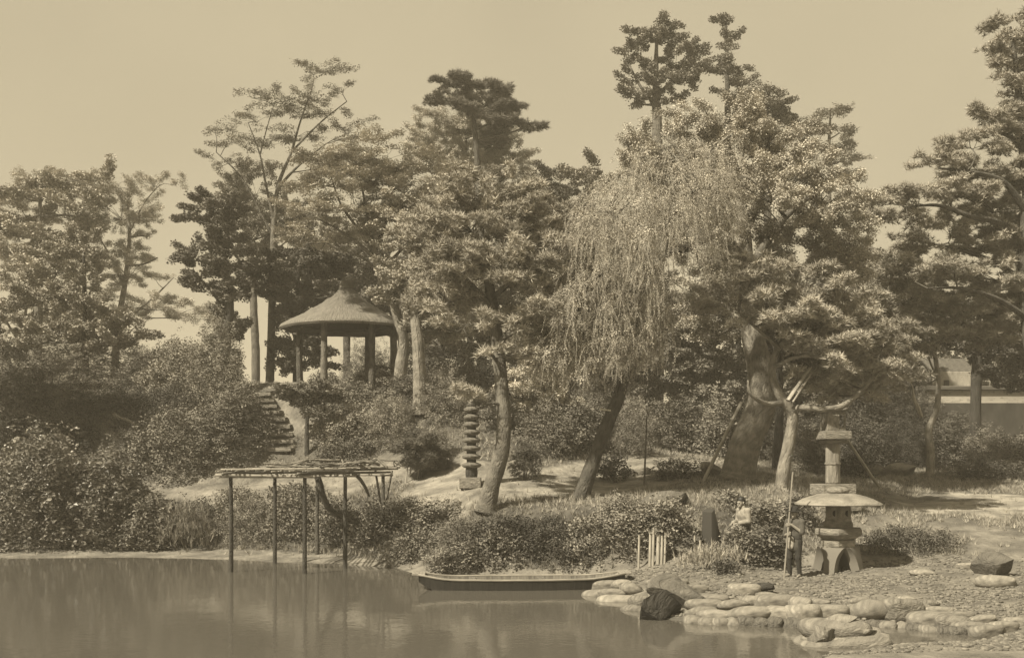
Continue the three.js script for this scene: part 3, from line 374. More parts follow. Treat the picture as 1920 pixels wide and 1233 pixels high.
{ // pebbles of the beach
  const g = new THREE.IcosahedronGeometry(1, 1), m = mat(0.29, { map: texStoneC }), N = 11000, I = new THREE.InstancedMesh(g, m, N), q = new THREE.Matrix4(), e = new THREE.Euler(), c = new THREE.Color(); let n = 0;
  while (n < N) { const px = rr(1090, 1990), d = rr(16.4, 27), x = (px - CX) * d / F, z = -d, h = H(x, z); if (h < 0.0 || h > 0.6 || (px < 1500 && d < 20.6)) continue; if (fbm(x * 0.9, z * 0.9, 4, 3) < 0.42 && rnd() < 0.8) continue; const s = 0.012 + 0.035 * Math.pow(rnd(), 3); q.makeRotationFromEuler(e.set(rr(-0.3, 0.3), rr(0, 6), 0)); q.scale(V(s * rr(1, 1.7), s * 0.7, s)); q.setPosition(x, h + s * 0.25, z); I.setMatrixAt(n, q); const l = rr(0.5, 1.2); I.setColorAt(n, c.setRGB(l, l, l)); n++; }
  I.name = 'pebbles'; tag(I, 'small pebbles strewn over the gravel shore', null, null, 'stuff'); scene.add(I);
}
// ------------------------------------------------------------------ the two men, each a skeleton wrapped in one smooth surface
function sdf(bones, cell, kBlend = 0.03) { // bones: [a, b, ra, rb]; returns one closed surface
  const lo = V(1e9, 1e9, 1e9), hi = V(-1e9, -1e9, -1e9); for (const [a, b, ra, rb] of bones) { for (const [p, r] of [[a, ra], [b, rb]]) { lo.min(V(p.x - r, p.y - r, p.z - r)); hi.max(V(p.x + r, p.y + r, p.z + r)); } }
  const c = lo.clone().add(hi).multiplyScalar(0.5), half = Math.max(hi.x - lo.x, hi.y - lo.y, hi.z - lo.z) / 2 * 1.06 + 3 * cell, N = Math.ceil(2 * half / cell);
  const mc = new MarchingCubes(N, new THREE.MeshBasicMaterial(), false, false, 400000); mc.isolation = 0; mc.field.fill(-1);
  const toI = (v, k) => (v - c[k] + half) / (2 * half) * N, best = new Float32Array(N * N * N).fill(9);
  const p = V(0, 0, 0), ab = V(0, 0, 0), ap = V(0, 0, 0);
  for (const [a, b, ra, rb, sx = 1, sz = 1] of bones) {
    const R = Math.max(ra, rb) + kBlend * 2 + cell * 2, R2 = R * Math.max(1, 1 / Math.min(sx, sz), sx, sz), i0 = (k) => Math.max(0, Math.floor(toI(Math.min(a[k], b[k]) - R2, k))), i1 = (k) => Math.min(N - 1, Math.ceil(toI(Math.max(a[k], b[k]) + R2, k)));
    ab.copy(b).sub(a); const L2 = Math.max(1e-9, ab.lengthSq());
    for (let z = i0('z'); z <= i1('z'); z++) for (let y = i0('y'); y <= i1('y'); y++) for (let x = i0('x'); x <= i1('x'); x++) {
      p.set(c.x - half + x / N * 2 * half, c.y - half + y / N * 2 * half, c.z - half + z / N * 2 * half); ap.copy(p).sub(a); const t = clamp(ap.dot(ab) / L2, 0, 1); p.sub(a).addScaledVector(ab, -t); p.x /= sx; p.z /= sz;
      const d = p.length() - (ra + (rb - ra) * t), i = x + y * N + z * N * N, o = best[i], h = Math.max(kBlend - Math.abs(o - d), 0) / kBlend; best[i] = Math.min(o, d) - h * h * kBlend * 0.25;
    }
  }
  for (let i = 0; i < best.length; i++) mc.field[i] = -best[i];
  mc.update(); const n = mc.count, g = new THREE.BufferGeometry(), pos = new Float32Array(n * 3); for (let i = 0; i < n; i++) for (let k = 0; k < 3; k++) pos[3 * i + k] = mc.positionArray[3 * i + k] * half + [c.x, c.y, c.z][k];
  g.setAttribute('position', new THREE.BufferAttribute(pos, 3)); const m = mergeVertices(g, 1e-5); m.computeVertexNormals(); const uv = new Float32Array(m.attributes.position.count * 2); for (let i = 0; i < uv.length / 2; i++) { uv[2 * i] = m.attributes.position.getX(i) * 2; uv[2 * i + 1] = m.attributes.position.getY(i) * 2; } m.setAttribute('uv', new THREE.BufferAttribute(uv, 2)); return m;
}
function headBones(h, fwd, s = 1) { // h: centre of the skull, fwd: facing
  const f = fwd.clone().normalize(), u = V(0, 1, 0), r = f.clone().cross(u).normalize(), q = (x, y, z) => h.clone().addScaledVector(r, x * s).addScaledVector(u, y * s).addScaledVector(f, z * s);
  return [[q(0, 0.02, -0.015), q(0, 0.03, -0.005), 0.088 * s, 0.086 * s], [q(0, -0.03, 0.02), q(0, -0.075, 0.045), 0.07 * s, 0.048 * s], [q(0, -0.10, 0.065), q(0, -0.105, 0.068), 0.024 * s, 0.024 * s], [q(0, 0.005, 0.088), q(0, -0.035, 0.108), 0.010 * s, 0.016 * s], [q(-0.03, 0.02, 0.082), q(0.03, 0.02, 0.082), 0.014 * s, 0.014 * s], [q(-0.02, -0.068, 0.088), q(0.02, -0.068, 0.088), 0.009 * s, 0.009 * s], [q(-0.022, -0.079, 0.085), q(0.022, -0.079, 0.085), 0.008 * s, 0.008 * s],
    [q(0.088, 0.005, -0.01), q(0.092, -0.03, -0.008), 0.017 * s, 0.012 * s], [q(-0.088, 0.005, -0.01), q(-0.092, -0.03, -0.008), 0.017 * s, 0.012 * s]];
}
function handBones(w, dir, palmN, curl) { // w: wrist, dir: along the hand, palmN: way the palm faces
  const d = dir.clone().normalize(), n = palmN.clone().addScaledVector(d, -palmN.dot(d)).normalize(), s = d.clone().cross(n), q = (a, b, c) => w.clone().addScaledVector(d, a).addScaledVector(s, b).addScaledVector(n, c), out = [];
  out.push([q(0.01, 0, 0), q(0.05, 0.014, 0), 0.021, 0.017], [q(0.01, 0, 0), q(0.05, -0.018, 0), 0.021, 0.016], [q(0.03, 0.022, 0), q(0.082, 0.026, 0), 0.015, 0.012], [q(0.03, -0.02, 0), q(0.078, -0.026, 0), 0.014, 0.011], [q(0.03, 0, 0), q(0.084, 0, 0), 0.015, 0.012]);
  [[0.031, 0.036], [0.0105, 0.042], [-0.0105, 0.039], [-0.031, 0.031]].forEach(([b, L], i) => { let p = q(0.084 - (i === 3 ? 0.008 : 0), b, 0), a = 0.35 * curl; for (let k = 0; k < 3; k++) { const l = L * [1, 0.68, 0.52][k], e = p.clone().addScaledVector(d, l * Math.cos(a)).addScaledVector(n, l * Math.sin(a)); out.push([p, e, 0.0092 - 0.001 * k, 0.0086 - 0.001 * k]); p = e; a += 0.95 * curl; } });
  const t0 = q(0.022, 0.026, 0.006), t1 = q(0.05, 0.05, 0.022), t2 = q(0.075, 0.046, 0.042), t3 = q(0.092, 0.034, 0.052); out.push([t0, t1, 0.014, 0.0115], [t1, t2, 0.011, 0.0098], [t2, t3, 0.0096, 0.008]); return out;
}
function figure(o) { // o.J joints in the man's own frame, +z ahead; y up from the soles
  const t = base('person', o.at, o.label, 'person'); t.rotation.y = o.turn; const J = o.J, skin = mat(0.36, { roughness: 0.7 });
  const body = [[J.pelvis, J.belly, 0.125, 0.12, 1.12, 0.85], [J.belly, J.chest, 0.12, 0.135, 1.15, 0.82], [J.chest, J.neck, 0.13, 0.055, 1.2, 0.8], [J.neck, J.head.clone().add(V(0, -0.05, 0)), 0.055, 0.05]];
  const limb = (a, ra, b, rb, c, rc) => [[a, b, ra, rb], [b, c, rb * 0.98, rc]];
  const legs = [...limb(J.hipL, 0.085, J.kneeL, 0.055, J.ankL, 0.036), ...limb(J.hipR, 0.085, J.kneeR, 0.055, J.ankR, 0.036)], arms = [...limb(J.shL, 0.052, J.elL, 0.04, J.wrL, 0.027), ...limb(J.shR, 0.052, J.elR, 0.04, J.wrR, 0.027)], sh = [[J.chest.clone().add(V(0, 0.08, 0)), J.shL, 0.07, 0.056], [J.chest.clone().add(V(0, 0.08, 0)), J.shR, 0.07, 0.056]];
  const feet = ['L', 'R'].map((s) => [J['ank' + s].clone().add(V(0, -0.03, -0.02)), J['toe' + s], 0.036, 0.028]);
  const grown = (a, e) => a.map(([p, q, r, s, x, z]) => [p, q, r + e, s + e, x, z]);
  const parts = [sdf([...body, ...legs, ...arms, ...sh, ...feet], 0.012, 0.035), sdf(headBones(J.head, o.look), 0.0035, 0.012)];
  for (const s of ['L', 'R']) parts.push(sdf(handBones(J['wr' + s], o['hand' + s][0], o['hand' + s][1], o['hand' + s][2]), 0.003, 0.006));
  mesh('body', merged(parts), skin, t);
  const jacket = [...grown(body.slice(0, 3), 0.022), ...grown(sh, 0.02), ...grown(arms.filter((_, i) => i % 2 === 0), 0.024), ...(o.longSleeves ? grown(arms.filter((_, i) => i % 2 === 1).map(([p, q, r, s]) => [p, p.clone().lerp(q, 0.85), r, s + 0.012]), 0.022) : []), [J.pelvis.clone().add(V(0, -0.03, 0)), J.pelvis.clone().add(V(0, -0.14, 0)), 0.15, 0.155, 1.1, 0.88]];
  mesh('jacket', sdf(jacket, 0.012, 0.03), o.jacket, t);
  mesh('sash', sdf([[J.pelvis.clone().add(V(0, 0.07, 0)), J.pelvis.clone().add(V(0, 0.11, 0)), 0.158, 0.156, 1.12, 0.86]], 0.012, 0.01), o.sash, t);
  mesh('trousers', sdf([...grown(legs, 0.014), ...grown([body[0]], 0.012)], 0.012, 0.03), o.trousers, t);
  for (const s of ['L', 'R']) mesh('sandal', sdf([[J['ank' + s].clone().add(V(0, -0.058, -0.03)), J['toe' + s].clone().add(V(0, -0.012, 0.01)), 0.02, 0.018, 2, 1]], 0.008, 0.01), M.woodDark, t);
  mesh('hair', sdf([[J.head.clone().addScaledVector(o.look, -0.014).add(V(0, 0.058, 0)), J.head.clone().addScaledVector(o.look, -0.04).add(V(0, 0.015, 0)), 0.096, 0.09]], 0.006, 0.01), mat(0.015, { roughness: 0.6 }), t);
  const f = o.look; for (const s of [-1, 1]) { const e = J.head.clone().addScaledVector(f, 0.092).addScaledVector(f.clone().cross(V(0, 1, 0)).normalize(), 0.032 * s).add(V(0, 0.004, 0)); mesh('eye', new THREE.SphereGeometry(0.011, 8, 6).translate(e.x, e.y, e.z), mat(0.02, { roughness: 0.3 }), t); }
  return t;
}
{ // standing man with a long pole
  const p = ground(1491, 1082), turn = -0.75, toL = (v) => v.clone().sub(p).applyAxisAngle(V(0, 1, 0), -turn), D = -p.z;
  const top = P(1487, 884, D - 0.05), low = V(P(1470, 1068, D - 0.25).x, 0.1, -(D - 0.25)); low.y = H(low.x, low.z) - 0.03;
  const on = (y) => { const f = (y - low.y) / (top.y - low.y); return low.clone().lerp(top, f); };
  const g1 = toL(on(p.y + 1.02)), g2 = toL(on(p.y + 1.24)); // the two grips, in his frame
  const J = { pelvis: V(0, 0.86, 0), belly: V(0, 1.0, 0.01), chest: V(0.0, 1.18, 0.015), neck: V(0, 1.36, 0.01), head: V(0.0, 1.50, 0.04), hipL: V(0.085, 0.84, 0), hipR: V(-0.085, 0.84, 0), kneeL: V(0.10, 0.46, 0.03), kneeR: V(-0.11, 0.46, 0.05), ankL: V(0.11, 0.08, -0.02), ankR: V(-0.13, 0.08, 0.0), toeL: V(0.14, 0.03, 0.13), toeR: V(-0.17, 0.03, 0.15), shL: V(0.175, 1.29, 0), shR: V(-0.175, 1.29, 0) };
  const grip = (sh, g, side) => { const back = V(g.x - sh.x, 0, g.z - sh.z).normalize(), w = g.clone().addScaledVector(back, -0.062).add(V(0, 0.0, 0)).addScaledVector(V(back.z, 0, -back.x), 0.02), m = sh.clone().lerp(w, 0.5), L = sh.distanceTo(w), h = Math.sqrt(Math.max(0.003, 0.275 * 0.275 - L * L / 4)); return [m.add(V(side * 0.5 * h, -0.86 * h, -0.15 * h)), w, back]; };
  const [eR, wR, dR] = grip(J.shR, g1, -1), [eL, wL, dL] = grip(J.shL, g2, 1); J.elR = eR; J.wrR = wR; J.elL = eL; J.wrL = wL;
  const look = V(-0.15, -0.12, 1).normalize(), cloth = (l) => mat(l, { map: texCloth });
  const t = figure({ at: p, turn, J, look, handR: [dR, V(-dR.z, 0, dR.x).multiplyScalar(-1), 1.25], handL: [dL, V(-dL.z, 0, dL.x), 1.25], jacket: cloth(0.09), sash: cloth(0.05), trousers: cloth(0.03), label: 'person in a dark cap and dark jacket standing on the gravel with a long pole' });
  const hd = J.head; mesh('cap', merged([sdf([[hd.clone().add(V(0, 0.065, -0.005)), hd.clone().add(V(0, 0.085, -0.01)), 0.098, 0.094]], 0.006, 0.01), (() => { const g = new THREE.CylinderGeometry(0.17, 0.185, 0.014, 26); g.translate(hd.x, hd.y + 0.055, hd.z); return g; })()]), mat(0.025), t);
  mesh('apron_cloth', sdf([[V(-0.03, 0.90, 0.13), V(-0.035, 0.74, 0.15), 0.075, 0.085, 1, 0.4]], 0.008, 0.01), cloth(0.34), t);
  poleThing('bamboo_pole', 'long pole held upright by the standing person', 'pole', top, low, 0.021, mat(0.3, { map: texWoodC }));
}
{ // second man, half hidden by the bank shrubs
  const D = 27.5, p = at(1397, D), J = { pelvis: V(0, 0.86, 0), belly: V(0, 1.0, 0.02), chest: V(0.0, 1.18, 0.05), neck: V(0, 1.36, 0.07), head: V(0.0, 1.49, 0.12), hipL: V(0.085, 0.84, 0), hipR: V(-0.085, 0.84, 0), kneeL: V(0.10, 0.46, 0.06), kneeR: V(-0.1, 0.46, 0.02), ankL: V(0.11, 0.08, 0), ankR: V(-0.12, 0.08, -0.1), toeL: V(0.13, 0.03, 0.15), toeR: V(-0.14, 0.03, 0.05), shL: V(0.175, 1.29, 0.04), shR: V(-0.175, 1.29, 0.04), elL: V(0.22, 1.02, 0.04), wrL: V(0.12, 0.98, 0.27), elR: V(-0.22, 1.02, 0.06), wrR: V(-0.1, 0.97, 0.3) };
  p.y = Math.max(p.y - 0.05, yAt(932, D) - 1.62); const cloth = (l) => mat(l, { map: texCloth });
  figure({ at: p, turn: -1.15, J, look: V(0.1, -0.25, 1).normalize(), handR: [V(0.5, -0.1, 0.9), V(0, -0.5, -0.3), 0.8], handL: [V(-0.5, -0.1, 0.9), V(0, -0.5, -0.3), 0.8], jacket: cloth(0.34), sash: cloth(0.1), trousers: cloth(0.05), longSleeves: true, label: 'bareheaded person in a white jacket, half hidden by the bank shrubs, forearms held forward' });
}

// ------------------------------------------------------------------ foliage: small clusters of leaves, copied into crowns
function leafGeo(kind) {
  const pos = [];
  const quad = (c, d, n, l, w, fold = 0.25) => { const s = d.clone().cross(n).normalize().multiplyScalar(w), a = c.clone().addScaledVector(d, -l * 0.5), b = c.clone().addScaledVector(d, l * 0.5), m = c.clone().addScaledVector(n, -fold * w), L = c.clone().add(s).addScaledVector(n, fold * w), R = c.clone().sub(s).addScaledVector(n, fold * w); for (const v of [a, L, b, a, b, R]) pos.push(v.x, v.y, v.z); };
  const dir = () => { let v; do v = V(rr(-1, 1), rr(-1, 1), rr(-1, 1)); while (v.lengthSq() > 1 || v.lengthSq() < 0.01); return v.normalize(); };
  if (kind === 'broad' || kind === 'big' || kind === 'fine') {
    const [n, R, l, w] = { broad: [14, 0.17, 0.10, 0.032], big: [10, 0.18, 0.17, 0.042], fine: [20, 0.2, 0.075, 0.022] }[kind];
    for (let i = 0; i < n; i++) { const c = dir().multiplyScalar(R * Math.cbrt(rnd())); c.y *= 0.7; const d = dir(); d.y = d.y * 0.5 - 0.1; d.normalize(); const nn = dir(); nn.y = Math.abs(nn.y) + 0.3; nn.addScaledVector(d, -nn.dot(d)).normalize(); quad(c, d, nn, l * rr(0.7, 1.2), w * rr(0.8, 1.2)); }
  } else if (kind === 'spray') {
    for (let i = 0; i < 18; i++) { const a = rr(0, 6.28), r = 0.26 * Math.sqrt(rnd()), c = V(r * Math.cos(a), rr(-0.03, 0.03), r * Math.sin(a)), d = V(Math.cos(a + rr(-0.8, 0.8)), rr(-0.25, 0.1), Math.sin(a + rr(-0.8, 0.8))).normalize(), nn = V(rr(-0.3, 0.3), 1, rr(-0.3, 0.3)); nn.addScaledVector(d, -nn.dot(d)).normalize(); quad(c, d, nn, 0.085 * rr(0.7, 1.2), 0.03); }
  } else if (kind === 'pine') {
    for (let k = 0; k < 3; k++) { const c = V(rr(-0.13, 0.13), rr(-0.05, 0.07), rr(-0.13, 0.13)); for (let i = 0; i < 20; i++) { const d = dir(); d.y = d.y * 0.6 + 0.42; d.normalize(); const l = rr(0.10, 0.16), s = d.clone().cross(dir()).normalize().multiplyScalar(0.0095), e = c.clone().addScaledVector(d, l); for (const v of [c.clone().add(s), c.clone().sub(s), e]) pos.push(v.x, v.y, v.z); } }
  } else if (kind === 'strand') { // small leaves along a hanging twig, a metre long, from the origin down
    for (let i = 0; i < 26; i++) { const y = -i / 26 - rr(0, 0.03), a = rr(0, 6.28), d = V(Math.cos(a) * 0.7, -0.7, Math.sin(a) * 0.7).normalize(), nn = V(rr(-1, 1), rr(0.2, 1), rr(-1, 1)); nn.addScaledVector(d, -nn.dot(d)).normalize(); quad(V(0.02 * Math.cos(a), y, 0.02 * Math.sin(a)).addScaledVector(d, 0.02), d, nn, 0.07 * rr(0.6, 1.2), 0.014); }
    for (let i = 0; i < 5; i++) { const y = -i / 5; for (const v of [V(-0.004, y, 0), V(0.004, y, 0), V(0, y - 0.2, 0.003)]) pos.push(v.x, v.y, v.z); }
  } else if (kind === 'grass') {
    for (let i = 0; i < 9; i++) { const a = rr(0, 6.28), r = 0.07 * rnd(), b = V(r * Math.cos(a), 0, r * Math.sin(a)), h = rr(0.08, 0.2), e = b.clone().add(V(Math.cos(a) * h * 0.6, h, Math.sin(a) * h * 0.6)), s = V(-Math.sin(a), 0, Math.cos(a)).multiplyScalar(0.009); for (const v of [b.clone().add(s), b.clone().sub(s), e]) pos.push(v.x, v.y, v.z); }
  } else if (kind === 'blade') { // long arching blades of a tussock
    for (let i = 0; i < 10; i++) { const a = rr(0, 6.28), l = rr(0.5, 1), out = rr(0.15, 0.6), s = V(-Math.sin(a), 0, Math.cos(a)).multiplyScalar(0.012); const q = (t) => V(Math.cos(a) * out * t * t * l, l * (t - 0.35 * t * t), Math.sin(a) * out * t * t * l); for (let k = 0; k < 3; k++) { const A = q(k / 3), B = q((k + 1) / 3), s0 = s.clone().multiplyScalar(1 - k / 3), s1 = s.clone().multiplyScalar(1 - (k + 1) / 3); for (const v of [A.clone().add(s0), A.clone().sub(s0), B.clone().add(s1), B.clone().add(s1), A.clone().sub(s0), B.clone().sub(s1)]) pos.push(v.x, v.y, v.z); } }
  }
  const g = new THREE.BufferGeometry(); g.setAttribute('position', new THREE.Float32BufferAttribute(pos, 3)); g.computeVertexNormals(); return g;
}
const LG = {}; const leafOf = (k) => LG[k] ??= leafGeo(k);
const LM = {}; const leafMat = (l, rough) => LM[l + ':' + rough] ??= new THREE.MeshStandardMaterial({ color: tone(l * 1.6), roughness: rough, side: THREE.DoubleSide });
let copies = 0;
function instances(name, kind, list, l, org, parent, vary = 0.25, rough = 0.9) { // list of [Vector3, scale, lean(Vector3|null), clump tone, stretch y]
  const I = new THREE.InstancedMesh(leafOf(kind), leafMat(l, rough), list.length), q = new THREE.Quaternion(), q2 = new THREE.Quaternion(), m = new THREE.Matrix4(), up = V(0, 1, 0), c = new THREE.Color(), s = V(1, 1, 1), e = new THREE.Euler();
  const hang = kind === 'strand';
  list.forEach(([p, sc, lean, tn, sy], i) => { q.setFromAxisAngle(up, rr(0, 6.28)); if (lean) { q2.setFromUnitVectors(up, lean); q.premultiply(q2); } else { q2.setFromEuler(e.set(rr(-0.5, 0.5), 0, rr(-0.5, 0.5))); q.premultiply(q2); } s.set(sc, sc * (sy || 1), sc); m.compose(p.clone().sub(org), q, s); I.setMatrixAt(i, m); const k = (tn ?? 1) * rr(1 - vary, 1 + vary); c.setRGB(k, k, k); I.setColorAt(i, c); });
  I.name = name; if (parent !== scene) I.userData.kind = 'stuff'; if (parent === scene) I.name = numbered(name); parent.add(I); copies += list.length; return I;
}
function fillBlob(c, r, o, out, clumps) { // clumps near the skin of an ellipsoid; clusters flattened in each clump
  const rc = o.rc || 0.42; r = r.clone().multiplyScalar(o.grow ?? 1.15); const vol = r.x * r.y * r.z, area = Math.pow((Math.pow(r.x * r.y, 1.6) + Math.pow(r.x * r.z, 1.6) + Math.pow(r.y * r.z, 1.6)) / 3, 1 / 1.6);
  const n = Math.max(3, Math.round((o.fill ?? 1) * 2.3 * area / (rc * rc)));
  for (let i = 0; i < n; i++) {
    let v; do v = V(rr(-1, 1), rr(-1, 1), rr(-1, 1)); while (v.lengthSq() > 1); const L = v.length(); v.multiplyScalar(Math.pow(L, -0.45)); if (v.y < -0.2) v.y *= 0.7;
    const k = V(c.x + v.x * r.x, c.y + v.y * r.y, c.z + v.z * r.z), q = rc * rr(0.55, 1.15), tn = rr(0.8, 1.2) * (o.lite ? 1 : 1); clumps.push(k);
    const m = Math.round((o.dens ?? 1) * 50 * q * q / (rc * rc) * (rc / 0.42) ** 1.6), dv = k.clone().sub(c).normalize().multiplyScalar(0.8).add(V(rr(-0.8, 0.8), rr(-0.3, 0.5), rr(-0.8, 0.8))); dv.y *= 0.35 + 0.65 * (o.flat ?? 0.6); dv.normalize();
    const LL = q * rr(1.5, 2.9), b0 = k.clone().addScaledVector(dv, -LL * 0.45), fl = o.flat ?? 0.6;
    for (let j = 0; j < m; j++) { const t = rnd(), sp = q * 0.62 * (1 - 0.6 * t); out.push([V(b0.x + dv.x * LL * t + gs() * sp, b0.y + dv.y * LL * t + gs() * sp * fl, b0.z + dv.z * LL * t + gs() * sp), rr(0.6, 1.25) * (o.size ?? 1), null, tn]); }
  }
}
const STYLE = {
  pine: { kind: 'pine', l: 0.21, rc: 0.36, flat: 0.5, dens: 0.5, size: 1.35, fill: 1.0 },
  oak: { kind: 'broad', l: 0.2, rc: 0.46, flat: 0.75, dens: 0.95, size: 0.95, fill: 1.15, grow: 1.22 },
  dark: { kind: 'broad', l: 0.085, rc: 0.42, flat: 0.55, dens: 1.15, size: 1.1, fill: 1.25 },
  maple: { kind: 'spray', l: 0.24, rc: 0.42, flat: 0.3, dens: 0.62, size: 0.9, fill: 1.2, grow: 1.25 },
  thin: { kind: 'spray', l: 0.17, rc: 0.5, flat: 0.22, dens: 0.42, size: 0.75, fill: 1.2 },
  far: { kind: 'broad', l: 0.19, rc: 0.6, flat: 0.6, dens: 0.8, size: 1.5, fill: 1.0 },
  pale: { kind: 'fine', l: 0.34, rc: 0.36, flat: 0.6, dens: 0.8, size: 1.0, fill: 0.9 },
};
// a tree: trunk and limbs as [px, py, depth offset, radius in metres] on the plate, crown as blobs [px, py, rx, ry, depth offset, thickness factor]
function tree(o) {
  const b = o.d ? at(o.trunk[0][0], o.d) : ground(o.trunk[0][0], o.trunk[0][1]), d = -b.z, t = base(o.name || 'garden_tree', b, o.label, 'tree', o.group);
  const pt = ([px, py, dd, r]) => ({ p: P(px, py, d + (dd || 0)), r });
  const st = STYLE[o.style || 'pine'], so = { ...st, ...(o.leaf || {}) };
  const tp = o.trunk.map(pt); const dy = b.y - tp[0].p.y; // the foot stands on the ground
  const y1 = tp[1].p.y; tp[0].p.y = b.y - 0.15; tp[0].p.x = b.x; tp[0].p.z = b.z;
  if (o.flare !== 0) { const f = tp[0].p.clone().lerp(tp[1].p, 0.22); tp.splice(1, 0, { p: f, r: tp[0].r * 0.86 + tp[1].r * 0.1 }); tp[0].r *= 1.22; }
  const bk = M[o.bark || 'barkMid'], bones = [tp];
  mesh('trunk', tube(tp, o.seg || 10, 0.22, 0.12, b), bk, t);
  for (const l of o.limbs || []) { const q = l.map(pt); bones.push(q); mesh('branch', tube(q, 7, 0.2, 0.14, b), M[l.bark] || M[o.limbBark] || bk, t); }
  const nodes = []; for (const c of bones) { const cv = new THREE.CatmullRomCurve3(c.map((q) => q.p), false, 'centripetal'), n = 4 * c.length; for (let i = Math.floor(n * (c === tp ? 0.35 : 0.15)); i <= n; i++) { const f = i / n * (c.length - 1), k = Math.min(c.length - 2, Math.floor(f)); nodes.push({ p: cv.getPoint(i / n), r: c[k].r + (c[k + 1].r - c[k].r) * (f - k) }); } }
  const out = [], tw = [];
  for (const [px, py, rx, ry, dd, th] of o.blobs) {
    const D = d + (dd || 0), s = D / F, c = P(px, py, D), r = V(rx * s, ry * s, Math.max(0.4, Math.sqrt(rx * ry) * s * 1.05 * (th || 1))), cl = [], n0 = out.length; fillBlob(c, r, so, out, cl);
    let best = null, bd = 1e9; for (const q of nodes) { const e = q.p.distanceTo(c) + Math.max(0, q.p.y - c.y + 0.2) * 1.5; if (e < bd) { bd = e; best = q; } }
    const from = best.p, r0 = clamp(best.r * 0.55, 0.02, 0.07), mid = from.clone().lerp(c, 0.5).add(V(rr(-0.2, 0.2), rr(-0.25, 0.15), rr(-0.2, 0.2))), cc = c.clone().add(V(0, -r.y * 0.35, 0));
    if (from.distanceTo(cc) > 0.3) tw.push(tube([{ p: from, r: r0 }, { p: mid, r: r0 * 0.8 }, { p: cc, r: r0 * 0.5 }], 5, 0.35, 0.15, b));
    for (const k of cl) { if (rnd() < 0.25) continue; const u = rnd() * 0.5 + 0.5, a = mid.clone().lerp(cc, u), m2 = a.clone().lerp(k, 0.55).add(V(rr(-0.12, 0.12), rr(-0.05, 0.15), rr(-0.12, 0.12))); tw.push(tube([{ p: a, r: r0 * 0.4 }, { p: m2, r: r0 * 0.28 }, { p: k, r: 0.006 }], 4, 0.5, 0, b)); }
  }
  if (tw.length) tag(mesh('twigs', merged(tw), M[o.twig || 'twig'], t), null, null, null, 'stuff');
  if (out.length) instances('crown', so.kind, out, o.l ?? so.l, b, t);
  return t;
}
// a shrub on the ground: w and h in pixels of the plate at its foot
function shrub(px, py, w, h, label, o = {}) {
  const b = o.d ? at(px, o.d) : ground(px, py), s = -b.z / F, W = w * s / 2, Hh = h * s, Z = (o.z ?? Math.min(W, Math.max(Hh * 0.7, 0.5))), t = base(o.name || 'shrub', b, label, o.cat || 'shrub', o.group);
  const so = { kind: ['broad', 'fine', 'broad', 'spray'][Math.floor(rnd() * 4)], l: 0.15, size: rr(0.72, 1), dens: 0.85, ...o }, out = [];
  const a = 2 * Math.PI * Math.pow((Math.pow(W * Z, 1.6) + Math.pow(W * Hh, 1.6) + Math.pow(Z * Hh, 1.6)) / 3, 1 / 1.6), n = Math.round(a * 46 * so.dens / (so.size * so.size)), sd = rnd() * 90;
  for (let i = 0; i < n; i++) { const th = rr(0, 6.28), u = Math.pow(rnd(), 0.85), rh = Math.sqrt(1 - u * u), bump = 0.70 + 0.95 * (fbm(sd + Math.cos(th) * rh * 2.4, u * 2.6, sd + Math.sin(th) * rh * 2.4, 4) - 0.25), dp = bump * (rnd() < 0.6 ? rr(0.8, 1.04) : rnd() < 0.8 ? rr(0.4, 0.9) : rr(1, 1.22));
    const x = W * rh * Math.cos(th) * dp, z = Z * rh * Math.sin(th) * dp, gy = H(b.x + x, b.z + z) - b.y; const y = Hh * u * dp + Math.max(gy, -0.6) * (1 - u) + 0.05; out.push([V(b.x + x, b.y + y, b.z + z), rr(0.7, 1.25) * so.size, null, rr(0.8, 1.2) * (0.85 + 0.3 * noise3(x * 2 + sd, y * 2, z * 2))]); }
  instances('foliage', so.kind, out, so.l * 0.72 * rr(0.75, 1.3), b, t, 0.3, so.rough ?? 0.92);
  const tw = []; for (let i = 0; i < (o.stems ?? 7); i++) { const th = rr(0, 6.28), q = rr(0.2, 0.8); tw.push(tube([{ p: V(W * 0.1 * Math.cos(th), -0.05, Z * 0.1 * Math.sin(th)), r: 0.022 }, { p: V(W * 0.4 * q * Math.cos(th), Hh * 0.45, Z * 0.4 * q * Math.sin(th)), r: 0.016 }, { p: V(W * q * Math.cos(th), Hh * 0.8 * Math.sqrt(1 - q * q * 0.7), Z * q * Math.sin(th)), r: 0.007 }], 5, 0.4, 0.1)); }
  if (tw.length) tag(mesh('stems', merged(tw), M.twig, t), null, null, null, 'stuff');
  return t;
}

